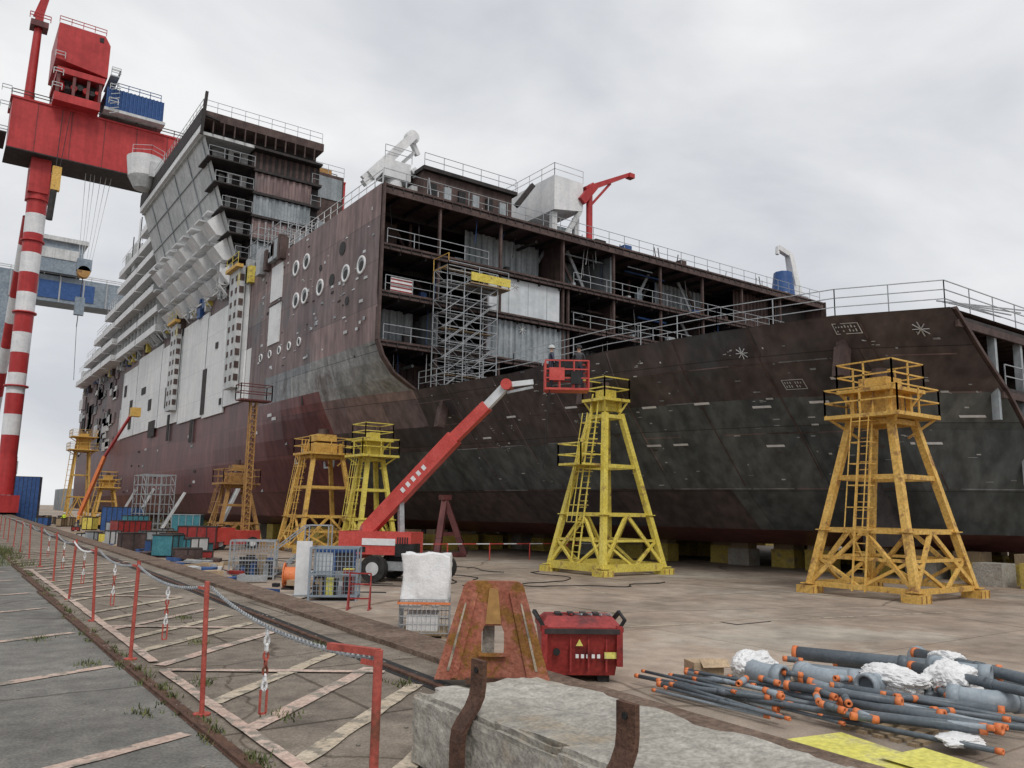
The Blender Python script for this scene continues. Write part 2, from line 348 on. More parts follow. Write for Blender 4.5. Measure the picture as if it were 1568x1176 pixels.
for x,z in ((32.5,17.6),(33.2,14.5)): # chalk star marks on the panels
    for i in range(4):
        a=i*math.pi/4;d.bar((x-math.cos(a)*.35,45.58,z-math.sin(a)*.35),(x+math.cos(a)*.35,45.58,z+math.sin(a)*.35),.06,"white_paint",h=.02)
for i in range(4): d.box(30.3+i*1.7,45.6,15.5,30.33+i*1.7,45.62,18,"panel_grey")
for i in range(80):
    a=random.randint(0,3);z=decks[a]-random.uniform(.7,1.2);x=random.uniform(23,66);y=random.uniform(46,54)
    if random.random()<.5: d.cyl((x,y,z),(min(69,x+random.uniform(2,6)),y,z),random.uniform(.04,.14),random.choice(("galv","panel_grey","steel_rust","blue")),8)
    else: d.cyl((x,y,z),(x,y+3.5,z),random.uniform(.06,.14),random.choice(("galv","steel_dark","panel_grey")),8)
for i in range(190):
    a=random.randint(1,3);z=decks[a];x=random.uniform(22.5,68);y=random.uniform(45.8,52);w=random.uniform(.15,.8)
    d.box(x,y,z,x+w,y+.4,z+random.uniform(.2,1.1),random.choice(("panel_grey","wood","blue","black","white_paint","bin_red","steel_rust","galv","pipe_grey","steel_dark","card")))
for i in range(110):
    a=random.randint(0,3);x=random.uniform(22.5,68);y=random.uniform(45.6,50);z=decks[a]-.4
    d.bar((x,y,z),(x+random.uniform(-.3,.3),y,z-random.uniform(.5,2.6)),.035,random.choice(("galv","black","offwhite","blue")))
for i in range(40):
    a=random.randint(1,3);x=random.uniform(24,64);y=random.uniform(47,53)
    d.bar((x,y,decks[a]),(x+random.choice((-2.2,2.2)),y,decks[a-1]-.4),.12,random.choice(("galv","steel_rust")),h=.25)
d.box(22.6,45.35,15.45,24.2,45.4,16.4,"white_paint")
for i in range(4): d.box(22.6,45.33,15.5+i*.24,24.2,45.35,15.58+i*.24,"bin_red")
d.obj("open_section_decks",ship)
r=B()
for a in (1,2,3):
    z=decks[a]
    r.rail([(22.2,45.3,z),(30.0,45.3,z)]);r.rail([(37.7,45.3,z),(69.2,45.3,z)])
r.rail([(21.9,45.6,22.5),(69.4,45.6,22.5)],h=1.15,r=.035)
r.rail([(21.85,45.6,22.5),(21.85,71,22.5),(21.85,110,22.5)],k="white_paint",sp=1.2)
r.rail([(22.5,60,22.5),(69,60,22.5)],h=1.1)
pts=[(station(y)[1][0]+.15,y,station(y)[0]) for y in (45,41,36,30,24,19,15.6)]
r.rail(pts,h=1.15,sp=2.0,r=.035,mid=3);r.rail([(pts[-1][0],15.6,10),(59,15.6,10)],h=1.15,sp=2,r=.035,mid=3)
r.rail([(91.4-p[0],p[1],p[2]) for p in pts],h=1.15,sp=2,mid=2,r=.035)
for i in range(4): r.bar((33.5,15.8+i*.25,10.4+i*.1),(38+i,16,10.6+i*.25),.05,"galv")
r.rail([(40,33,9.6),(50,31,9.6),(55,26,9.8)],h=1.3)
r.obj("handrails",ship)
t=B()
for x,y,w,h,k in [(44,40,5,1.6,"panel_light"),(50,43,6,1.4,"panel_grey"),(38,44,1.4,1.2,"wood"),(60,35,3,1.5,"galv"),(41,26,2,.9,"steel_rust")]:
    t.box(x,y,9.4,x+w,y+1.2,9.8+h,k)
FX=[(32.2,10),(34.3,8.4),(36.3,7),(37.9,5.5),(39.6,3),(41,1),(43,.2)]
for (x,z),(x2,z2) in zip(FX[:-1],FX[1:]):
    t.bar((x+.25,15.45,z),(x2+.25,15.45,z2),.35,"steel_rust",h=.15)
for z in (9.75,7.2,4.6,2.2):
    xl=hullX(15.4,z)+.2;t.box(xl,15.4,z-.15,91.4-xl,20,z,"steel_dark");t.box(xl,15.38,z-.45,91.4-xl,15.5,z-.16,"steel_rust")
    x=xl+.8
    while x<91-xl: t.box(x,15.6,z-.45,x+.08,20,z-.16,"steel_rust");x+=.9
    if z<9: t.rail([(xl+.3,15.4,z),(91-xl,15.4,z)],h=1)
t.box(34,20.5,.4,57,20.7,9.6,"steel_dark")
for x in (36,38.4,41,44,48,52): t.box(x,15.5,max(.3,10-(x-32.2)*1.1),x+.2,15.8,9.5,"panel_grey")
t.obj("bow_fittings",ship)
s=B();X=[25.5,26.8,28.1,29.4];Y=[43.2,44.9];z=9.25
while z<16.6:
    for y in Y:
        s.bar((X[0],y,z+1),(X[-1],y,z+1),.04,"galv");s.bar((X[0],y,z+.5),(X[-1],y,z+.5),.03,"galv")
    for x in X:
        for y in Y: s.bar((x,y,z),(x,y,z+1.0),.05,"galv")
        s.bar((x,Y[0],z+1),(x,Y[1],z+1),.04,"galv")
    for a,c in zip(X[:-1],X[1:]):
        if random.random()<.8:s.bar((a,Y[0],z),(c,Y[0],z+1),.03,"galv")
        if random.random()<.8:s.bar((c,Y[1],z),(a,Y[1],z+1),.03,"galv")
        if random.random()<.45:s.bar((a,Y[0]+.5,z),(c,Y[0]+.5,z+1),.15,"galv",h=.05)
    s.bar((X[0],(Y[0]+Y[1])/2,z+1),(X[-1],(Y[0]+Y[1])/2,z+1),.5,"wood" if random.random()<.3 else "galv",h=.03)
    z+=1.0
s.box(27.2,43,16.5,30.3,43.06,17.05,"tower_yellow");s.box(27.2,43,16.3,30.3,45,16.38,"wood");s.rail([(25.5,43.1,16.4),(30.2,43.1,16.4)],h=1.1)
s.rail([(25.5,43.1,16.4),(25.5,45,16.4)],h=1.6,k="tower_orange")
s.obj("scaffold",ship)
w=B()
def ring(y,z,rr):
    w.tube((21.62,y,z),(21.72,y,z),rr,rr*.72,"white_paint",20);w.cyl((21.66,y,z),(21.75,y,z),rr*.74,"panel_grey",20);w.cyl((21.64,y-.1*rr,z-.12*rr),(21.67,y-.1*rr,z-.12*rr),rr*.55,"black",16)
for y in (47.9,50.4,54.9,57.9,59.7): ring(y,17.6,.64)
for y in (57.9,60.1): ring(y,20.3,.64)
for y in (58.5,60.6,62.8,65,67.2): ring(y,14.15,.36)
w.cyl((21.66,51.2,19.6),(21.75,51.2,19.6),.5,"black",16);w.cyl((21.66,52.8,17.7),(21.75,52.8,17.7),.45,"black",16);w.cyl((21.66,50,15.6),(21.75,50,15.6),.3,"black",16);w.cyl((21.66,55,19.1),(21.75,55,19.1),.25,"black",12)
w.box(21.6,63,18.6,21.72,65.6,21.6,"white_paint");w.box(21.6,63,14.9,21.72,65.6,18.2,"white_paint")
w.box(21.56,62.8,18.2,21.6,65.8,18.3,"steel_dark")
for i in range(90):
    y=random.uniform(46,70);z=random.uniform(12.6,22);w.box(21.66,y,z,21.72,y+random.uniform(.05,.5),z+random.uniform(.03,.25),random.choice(("panel_light","offwhite","steel_dark","panel_grey")))
segs=[(71.3,77,10.9,22.3),(77,84,10.4,20.8),(84,94,10.6,21.4),(94,104,10.9,20.6),(104,118,11,21.3),(118,128,11,20.6)]
for a,c,z0,z1 in segs:
    w.box(21.5,a,z0,21.66,c-.05,z1,"hull_white");w.box(21.46,c-.06,z0,21.5,c+.02,z1,"panel_grey")
for y,z,dy,dz in [(83.2,10.8,1.3,4.6),(79.8,17,.8,.6),(99.5,13,1.1,2.4),(108,13.5,1.6,1.4),(112,16,2.4,.9),(120,12,1.6,4),(97.5,9,.9,3),(87.2,8.2,.9,2.4),(125,17,1.5,1.6),(77.4,11.2,.6,.6),(105,10,3.4,2)]:
    w.box(21.42,y,z,21.5,y+dy,z+dz,"steel_dark")
for y0 in (72.2,94.5):
    z1=23.4 if y0<80 else 22.4
    w.box(20.8,y0,12.2,21.4,y0+2.6,z1,"offwhite")
    for i in range(9):
        for j in (0,1.3): w.box(20.76,y0+.3+j,12.8+i*1.15,20.8,y0+.8+j,13.3+i*1.15,"steel_rust")
    for i in range(9): w.box(20.9,y0-.05,12.8+i*1.15,21.3,y0,13.4+i*1.15,"steel_rust")
    w.rail([(20.5,y0-.5,z1),(20.5,y0+3,z1)],k="tower_yellow");w.box(20.4,y0-.5,z1-.3,21,y0+3,z1,"tower_orange")
    w.rail([(20.7,y0-.6,z1-2),(20.7,y0-.1,z1-2)],k="tower_yellow")
for i in range(90):
    y=random.uniform(62,165);z=22.5
    w.box(21.2,y,z-random.uniform(.1,1.2),21.9,y+random.uniform(.2,1.2),z+random.uniform(.2,1.5),random.choice(("white_paint","galv","tower_yellow","steel_rust","offwhite","panel_grey","blue","white_paint","galv")))
for i in range(24):
    y=random.uniform(72,128);w.bar((21.3,y,21.5),(20.3,y,22.6),.1,"offwhite");w.bar((20.3,y,22.6),(21.5,y,22.6),.1,"offwhite")
for i in range(60):
    y=random.uniform(130,168);z=random.uniform(10,21);w.box(21.5,y,z,21.66,y+random.uniform(1,4),z+random.uniform(.8,2.6),random.choice(("hull_white","steel_dark","offwhite","hull_brown","hull_greylight","hull_brown")))
for i in range(26):
    y=random.uniform(58,125);z=random.uniform(2,9);x=hullX(y,z)
    w.box(x-.08,y,z,x+.05,y+random.uniform(.2,.9),z+.25,random.choice(("offwhite","steel_dark","panel_grey")))
for y,z in ((57,5.2),(54,4.4),(60.5,5.6)):
    x=hullX(y,z)-.06
    for dz in (-.5,.5): w.bar((x,y-.8,z+dz),(x,y+.8,z+dz),.12,"panel_grey")
    for dy in (-.8,.8): w.bar((x,y+dy,z-.5),(x,y+dy,z+.5),.12,"panel_grey")
w.obj("port_side_fittings",ship)
w=B()
def strip(y0,y1,z,h,k,o=.03):
    a=hullX(y0,z)-o;c=hullX(y1,z)-o;a2=hullX(y0,z+h)-o;c2=hullX(y1,z+h)-o
    w.add([(a,y0,z),(c,y1,z),(c2,y1,z+h),(a2,y0,z+h)],[(0,1,2,3)],k)
for y,z in [(33.6,7.2),(29.2,6.9),(26.5,6.9),(23.9,6.6),(21.6,6.7),(30,5.1),(28.6,5.1),(24.2,4.9),(19.4,4.9),(18.6,4.9),(38,7),(20.3,7.6),(41,6),(17,6)]:
    strip(y,y-.75,z,.1,"white_paint",.05)
for i in range(170):
    y=random.uniform(16,44);z=random.uniform(3,9.2);strip(y,y-random.uniform(.04,.3),z,random.uniform(.02,.08),random.choice(("panel_grey","hull_greylight","steel_rust","offwhite")))
for z in (8.4,7.0,5.5,3.0):
    for y in range(16,45,2):
        if random.random()<.85: strip(y+1.9,y,z-.02,.05,random.choice(("hull_greylight","steel_rust","hull_brown")),.015)
for y in (18.3,22.6,26.2,29.9,33.7,37.6,41.9):
    zz=station(y)[0]-.1;z2=random.uniform(2.5,5)
    while zz>z2:
        strip(y+.03,y-.03,zz-.3,.3,"hull_brown" if int(y)%2 else "steel_rust",.015);zz-=.3
def mark(y,z):
    for i in range(4):
        a=i*math.pi/4;dy=math.cos(a)*.25;dz=math.sin(a)*.25
        w.bar((hullX(y-dy,z-dz)-.04,y-dy,z-dz),(hullX(y+dy,z+dz)-.04,y+dy,z+dz),.035,"offwhite",h=.03)
mark(23.2,8.9);mark(16.6,9.3)
for y,z in ((19.2,9.25),(22.2,7.3),(33,6.5)):
    for a,c,e,g in ((0,0,.85,.025),(0,.38,.85,.025)): strip(y,y-e,z+c,g,"offwhite",.04)
    strip(y,y-.03,z,.38,"offwhite",.04);strip(y-.82,y-.85,z,.38,"offwhite",.04)
    for i in range(7):
        for zz in (.08,.23):
            if random.random()<.75: strip(y-.08-i*.1,y-.12-i*.1,z+zz,random.uniform(.05,.11),"offwhite",.04)
for i in range(14): # scribbled chalk marks
    y=random.uniform(17,42);z=random.uniform(5,8.8)
    for j in range(6): 
        dy=random.uniform(0,.5);dz=random.uniform(0,.3);strip(y-dy,y-dy-random.uniform(.03,.15),z+dz,.025,"offwhite",.035)
for y in (43,31.5,19.2):
    z=station(y)[0]-1.2;x=hullX(y,z);w.bar((x-.1,y,z),(x-.35,y,z-1.3),.5,"steel_rust");w.bar((x,y,z+.6),(x-.1,y,z),.4,"steel_rust")
w.obj("hull_marks",ship)
# --- upper block
u=B()
x0,x1,y0,y1=17.1,29.2,75,102
u.box(x0+.1,y0,37.7,x1,y1,38.5,"steel_rust");u.box(x0,y0,37.1,x0+.2,y1,38.6,"steel_dark");u.box(x0+.05,y0+.1,36.4,x0+.3,y1,37.09,"white_paint");u.box(x0+.3,y0+.3,36.2,x1,y1,36.5,"offwhite")
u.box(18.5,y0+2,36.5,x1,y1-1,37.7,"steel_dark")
for i in range(11): u.box(18.2+i*1.0,y0,36.5,18.3+i*1.0,y0+.2,37.7,"steel_rust")
lv=[36.4,34.1,31.8,29.5,27.2,24.9,22.6]
def xo(z): return 17.1+(36.4-z)/(36.4-22.6)*4.6
for i,(zt,zb) in enumerate(zip(lv[:-1],lv[1:])):
    xt=xo(zt);xb=xo(zb)
    u.add([(xt+.5,y0+.5,zt),(xt+.5,y1,zt),(xb+.5,y1,zb),(xb+.5,y0+.5,zb)],[(0,1,2,3)],"offwhite")
    u.bar((xb+.45,y0+.5,zb),(xb+.45,y1,zb),.1,"panel_grey")
    u.box(xb,y0-.3,zb-.13,22.3,y0+3,zb,"steel_dark")
    u.box(20.4,y0+2.2,zb,22.3,y0+2.3,zt-.2,"white_paint" if i%2 else "offwhite")
    u.box(20.9,y0+2.1,zb,21.6,y0+2.19,zb+1.9,"steel_dark")
    u.box(xb+1.2,y0+3,zb,20.4,y0+3.1,zt-.2,"offwhite")
    u.rail([(xb+.1,y0-.2,zb),(22.3,y0-.2,zb)],k="galv",sp=1.1)
    for j in range(5):
        yy=y0+1.5+j*5.3
        if i>=3:
            u.prism([(xt+.45,yy,zt-.1),(xt-.7,yy,zb+1.1),(xb-.5,yy,zb),(xb+.5,yy,zb)],(0,2.5,0),"white_paint")
        else:
            u.bar((xt+.45,yy,zt),(xb+.45,yy,zb),.12,"panel_grey")
    if i>=2:
        for j in range(9):
            yy=y0+2+j*3;u.box(xb-.6,yy,zb-.1,xb+.5,yy+1.8,zb+.05,"white_paint")
    k=("panel_grey","hull_brown","panel_grey","hull_brown","panel_grey","panel_grey")[i]
    u.box(22.3,y0,zt-.25,x1,y0+3,zt-.02,"steel_dark")
    if i in (0,): u.corr(22.5,x1,y0+.8,zb,zt-.3,"steel_rust",.6)
    else: u.corr(22.5,28.2,y0+.2,zb+.05,zt-.3,k,.6)
    u.rail([(28.2,y0+.1,zb),(x1,y0+.1,zb)],k="galv")
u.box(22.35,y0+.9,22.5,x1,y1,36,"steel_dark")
u.bar((17.2,y0-.1,36),(17.4,y0-.1,40.3),.25,"steel_dark");u.bar((17.2,y0-.1,38),(18.8,y0-.1,37.8),.2,"steel_dark")
u.rail([(17.2,y0,38.5),(29,y0,38.5)],sp=1.2);u.rail([(17.2,y0,38.5),(17.2,y1,38.5)],sp=1.2,k="offwhite")
u.box(29.2,78,22.5,32.8,100,36.8,"steel_rust");u.box(29.3,77.9,34,32.6,78,36.4,"panel_grey");u.box(29.3,77.9,29,32.6,78,31.4,"panel_grey");u.box(29.5,76.5,26,32.6,78,28.5,"white_paint")
u.rail([(29.2,78,36.8),(32.8,78,36.8)]);u.box(30,80,36.8,32.2,84,38.2,"tower_rusty");u.box(32.8,80,22.5,36.5,99,33.5,"panel_grey");u.box(32.9,79.9,31.5,36.4,80,33,"steel_dark")
u.cyl((16.4,97,38.9),(16.4,97,41.2),1.7,"white_paint",20,r2=2.0);u.rail([(14.8,96,41.2),(16.6,94.9,41.2),(18.2,96,41.2)],k="offwhite");u.box(16.6,95,38.6,19.5,99,40.4,"offwhite");u.cyl((16.4,97,37.6),(16.4,97,38.9),1.0,"offwhite",20,r2=1.7)
for ya,yb,zt in ((103,115,38),(115,129,37),(129,138,31.5),(138,147,29),(147,156,26.5),(156,164,25)):
    z=22.6
    u.box(21.9,ya,22.4,40,yb,zt,"offwhite")
    while z<zt:
        xx=19.6 if (z>27 or ya>128) else 20.2
        u.box(xx,ya+.2,z,21.9,yb-.2,z+.22,"white_paint")
        u.box(xx,ya+.2,z+.22,xx+.08,yb-.5,z+.85,"white_paint");u.box(xx,ya+.12,z+.22,21.9,ya+.2,z+.85,"offwhite")
        u.box(21.6,ya+.4,z+.23,21.7,yb-.4,z+2.3,"steel_dark")
        for i in range(6):
            yy=ya+.6+i*(yb-ya-1)/6;u.box(20.5,yy,z+.23,21.6,yy+.12,z+2.44,"offwhite")
        z+=2.45
    u.rail([(20,ya,zt),(20,yb,zt)],k="white_paint")
for i in range(70):
    y=random.uniform(104,164);z=25+random.random()*2+(12 if y<129 else 5 if y<140 else 0);x=random.uniform(19.5,28)
    if random.random()<.5:u.box(x,y,z-3,x+random.uniform(.5,3),y+2,z+random.uniform(-.5,1),random.choice(("white_paint","offwhite","panel_grey")))
    else: u.bar((x,y,z-3),(x,y,z+2),.12,random.choice(("white_paint","galv","steel_dark")))
u.box(34,82,22.5,62,160,30,"offwhite")
u.obj("upper_decks",ship)
u=B()
for y in range(62,76,2):
    for x in (22.2,23.8,25.4):
        u.bar((x,y,22.5),(x,y,28.6-(76-y)*.25),.07,"galv")
    for z in (23.6,24.8,26,27.2):
        if z<28.6-(76-y)*.25: u.bar((22.2,y,z),(25.4,y,z),.06,"galv");u.bar((22.2,y,z),(22.2,y+2,z),.06,"galv")
for i in range(45):
    x=random.uniform(22.5,28);y=random.uniform(60,74);z=22.5;u.box(x,y,z,x+random.uniform(.4,1.8),y+1,z+random.uniform(.5,2.4),random.choice(("galv","white_paint","panel_grey","steel_rust","tower_rusty","panel_light","steel_dark")))
u.obj("deck_staging",ship)
u=B()
u.box(28.3,52,22.5,36.6,60,27.4,"steel_rust");u.box(28.1,51.6,27.4,36.9,60,27.7,"steel_dark");u.rail([(28.2,51.7,27.7),(36.8,51.7,27.7)])
for i in range(6): u.box(28.8+i*1.3,51.8,24,29.4+i*1.3,52,26.5,"panel_grey" if i%2 else "black")
u.bar((36.8,51.6,26.5),(38.3,51.4,28.6),.4,"steel_dark")
for x in (38.2,46,52): u.box(x,51,22.5,x+4,53,24.2,random.choice(("panel_grey","steel_rust")))
for i in range(110):
    x=random.uniform(22.5,69);y=random.uniform(46.2,51);
    if random.random()<.6: u.box(x,y,22.5,x+random.uniform(.2,1.2),y+.6,22.7+random.random()*.8,random.choice(("galv","steel_dark","offwhite","blue","steel_rust","black")))
    else: u.bar((x,y,22.5),(x+random.uniform(-.5,.5),y,22.5+random.uniform(1,2.2)),.06,random.choice(("galv","steel_dark")))
u.prism([(39.5,50,26.4),(42.6,50,26.9),(42.6,50,29.4),(39.5,50,29.4)],(0,7,0),"white_paint")
for x,y in ((39.8,50.3),(42.2,50.3),(39.8,56.5),(42.2,56.5)): u.box(x-.25,y,22.5,x+.25,y+.4,26.35,"offwhite")
u.bar((42.4,50.2,26.9),(40.6,50.2,24),.35,"offwhite");u.box(40,51,22.5,42,55,25.5,"panel_grey")
u.rail([(39.5,50,29.4),(42.6,50,29.4)],k="offwhite");u.rail([(39.5,50,29.4),(39.5,57,29.4)],k="offwhite")
u.obj("roof_structures",ship)
e=empty("deck_crane",V((43.3,50,22.5))-ship.location);e.parent=ship;c=B()
c.cyl((0,0,0),(0,0,6.5),.28,"crane_red",12);c.bar((-.5,0,6.4),(4.8,0,9.2),.5,"crane_red",h=.5,w2=.3);c.bar((-1.0,0,5.2),(.4,0,6.9),.7,"crane_red",h=.7)
c.bar((0,0,5),(2.4,0,7.7),.18,"crane_red");c.bar((4.8,0,9.2),(4.8,0,8.8),.6,"crane_red");c.obj("jib",e,True)
e=empty("davit_crane",V((26.8,54,22.5))-ship.location);e.parent=ship;c=B()
c.cyl((0,0,0),(0,0,4.3),.8,"white_paint",16,r2=.65);c.box(-1.2,-.7,4.3,1.1,.7,5.7,"white_paint")
for yy in (-.55,.55): c.bar((-2.2,yy,4.0),(1.5,yy,8.5),.3,"white_paint",h=.8,w2=.22)
for i in range(5): q=V((-2.2,0,4.0)).lerp(V((1.5,0,8.5)),.1+i*.2);c.bar(q+V((0,-.5,0)),q+V((0,.5,0)),.22,"offwhite")
c.cyl((1.4,-.3,8.3),(1.4,.3,8.3),.55,"white_paint",14);c.bar((1.3,0,8.2),(2.0,0,7.0),.35,"white_paint");c.box(1.0,-1.1,0,3.0,.9,3.9,"offwhite");c.bar((1.2,-.62,5.4),(3.4,-.62,3.4),.5,"white_paint")
c.bar((-.2,0,5),(1.9,0,7.4),.25,"offwhite")
c.bar((-2.6,-.2,3.4),(-1,-.2,5.0),.5,"white_paint");c.box(3.02,-1,0,4,1,2.8,"white_paint");c.rail([(-1.2,-.8,5.7),(1.1,-.8,5.7)],k="galv");c.obj("davit",e,True)
e=empty("davit_crane",V((68.2,48.5,22.5))-ship.location);e.parent=ship;c=B()
c.cyl((1.2,0,0),(1.2,0,2.2),.6,"white_paint",14);c.bar((1.6,0,1.5),(.6,0,5.6),.9,"white_paint",h=.9,w2=.6);c.bar((.7,0,5.5),(-1.2,0,5.9),.5,"white_paint");c.bar((-1.2,0,6),(-1.3,0,5.2),.3,"white_paint")
c.cyl((-.6,0,.3),(-.5,0,3.4),1.25,"blue",9,r2=.9);c.obj("davit",e,True)
# ------------------------------------------------------------------ keel blocks
b=B()
for i in range(17):
    y=13+i*2.5+random.uniform(-.4,.4)
    for x in (39.2,46):
        xx=x+random.uniform(-.6,.6)+ (0 if y<33 else -1.5);w_=random.uniform(.8,1.5);h=1.0+random.uniform(-.15,.1)
        b.box(xx,y,FL,xx+w_,y+1.5,FL+h,"block_yellow" if random.random()<.7 else "concrete")
        b.box(xx+.1,y+.1,FL+h,xx+w_-.1,y+1.4,.2,"wood")
for i in range(20):
    x=26+i*2.2;b.box(x,52+random.uniform(-1,1),FL,x+1.3,54,FL+1.1,"block_yellow");b.box(x+.1,52.4,FL+1.1,x+1.2,53.6,.3,"wood")
for i in range(30):
    y=56+i*3.6
    b.box(26,y,FL,27.4,y+1.6,.2,"block_yellow" if i%3 else "concrete")
for i in range(7):
    y=16.6-i*1.9;b.box(37.6,y,FL,38.9,y+1.2,FL+1.0+random.uniform(-.1,.1),"block_yellow" if i%3 else "concrete")
b.obj("keel_blocks")
# ------------------------------------------------------------------ support towers
def tower(cx,cy,a,t,H1,H2,p1,p2,k,rot=0,skid=None,ladder=1,side=False):
    e=empty("support_tower",(cx,cy,FL),rot);b=B()
    c=lambda s,z:[(-s,-s,z),(s,-s,z),(s,s,z),(-s,s,z)]
    def at(z): return a+(t-a)*z/H1
    lo=c(a,.25);hi=c(t,H1)
    for p,q in zip(lo,hi): b.bar(p,q,.25,k)
    for z in (H1*.36,H1*.66,H1-.15):
        cs=c(at(z),z)
        for i in range(4): b.bar(cs[i],cs[(i+1)%4],.18,k)
    cs0=c(a,.35);cs1=c(at(H1*.36),H1*.36)
    for i in range(4):
        j=(i+1)%4;m=(V(cs1[i])+V(cs1[j]))/2;ml=(V(cs0[i])+V(cs0[j]))/2
        b.bar(cs0[i],m,.14,k);b.bar(cs0[j],m,.14,k)
        b.bar(cs0[i],cs0[j],.28 if skid else .18,k,h=.35 if skid else .18)
        q1=V(cs1[i]).lerp(V(cs0[i]),.5);q2=V(cs1[j]).lerp(V(cs0[j]),.5)
        b.bar(q1,q2,.11,k);b.bar(q1,ml,.11,k);b.bar(q2,ml,.11,k)
        for q in (cs0[i],cs1[i]): b.obox(q,.5,.5,.04,0,k)
    for p in lo:
        b.box(p[0]-.35,p[1]-.35,0,p[0]+.35,p[1]+.35,.28,k)
        for i in range(3): b.box(p[0]-.33+i*.3,p[1]-.38,.02,p[0]-.29+i*.3,p[1]-.35,.26,"tower_rusty")
    for s,z in ((p1,H1),(p2,H2)):
        if s<=0: continue
        b.box(-s,-s,z,s,s,z+.14,k);q=c(s-.03,z+.14);b.rail(q+[q[0]],k=k,h=1.0,sp=1.1,r=.055)
        for i in range(4): b.bar(q[i],V(c(t*.8,z-.7)[i]),.09,k)
    b.box(-t*.75,-t*.75,H1+.14,t*.75,t*.75,H2,k)
    for i in range(4):
        q=c(t*.9,H1+.1)[i];q2=c(t*.9,H2)[i];b.bar(q,q2,.18,k)
    b.box(-t*.7,-t*.7,H2+.14,t*.7,t*.7,H2+.6,k);b.cyl((0,0,H2+.6),(0,0,H2+1.0),t*.35,"steel_rust",12)
    if side:
        zz=H1*.66;s=at(zz);b.box(-s-1.3,-.8,zz,-s,.9,zz+.1,k);b.rail([(-s,-.8,zz),(-s-1.3,-.8,zz),(-s-1.3,.9,zz),(-s,.9,zz)],k=k,r=.06)
    if ladder:
        z=.4
        for o in (-.25,.25): b.bar((-a-.1,o,.2),(-t-.12,o,H1+1),.055,k)
        while z<H1:
            x=-at(z)-.1;b.bar((x,-.25,z),(x,.25,z),.035,k);z+=.3
        z=2.4
        while z<H1:
            x=-at(z)-.1
            b.bar((x,-.35,z),(x-.6,-.35,z),.035,k);b.bar((x-.6,-.35,z),(x-.6,.35,z),.035,k);b.bar((x,.35,z),(x-.6,.35,z),.035,k);z+=.8
        for o in (-.35,0,.35): b.bar((-at(2.4)-.7,o,2.4),(-at(H1)-.7,o,H1),.03,k)
    b.obj("frame",e,True);return e
tower(29.6,17.0,2.05,.8,6.55,7.55,1.5,1.15,"tower_orange")
tower(27.1,30.0,1.95,.52,7.7,8.3,.0,.85,"tower_yellow",skid=1,side=True)
tower(22.9,47.6,1.3,.5,6.1,7.1,1.3,1.0,"tower_yellow")
tower(21.6,52.6,2.0,1.0,6.4,7.2,1.5,0,"tower_orange")
tower(19.0,62.8,1.6,.7,4.5,5.4,1.4,0,"tower_rusty")
tower(19.0,118,1.5,.7,5,6,1.4,1.0,"tower_orange");tower(18.6,140,1.5,.9,11,13,2.0,1.8,"tower_orange")
e=empty("red_trestle",(26.6,44.5,FL));b=B()
b.bar((-1,-.9,.1),(0,0,3.6),.35,"hull_red");b.bar((1,-.9,.1),(0,0,3.6),.35,"hull_red");b.bar((0,1,.1),(0,0,3.6),.3,"hull_red")
b.bar((-1,-.9,.15),(1,-.9,.15),.25,"hull_red");b.bar((-.6,-.5,1.4),(.6,-.5,1.4),.2,"hull_red");b.box(-.3,-.3,3.5,.3,.3,3.8,"hull_red");b.obj("frame",e,True)
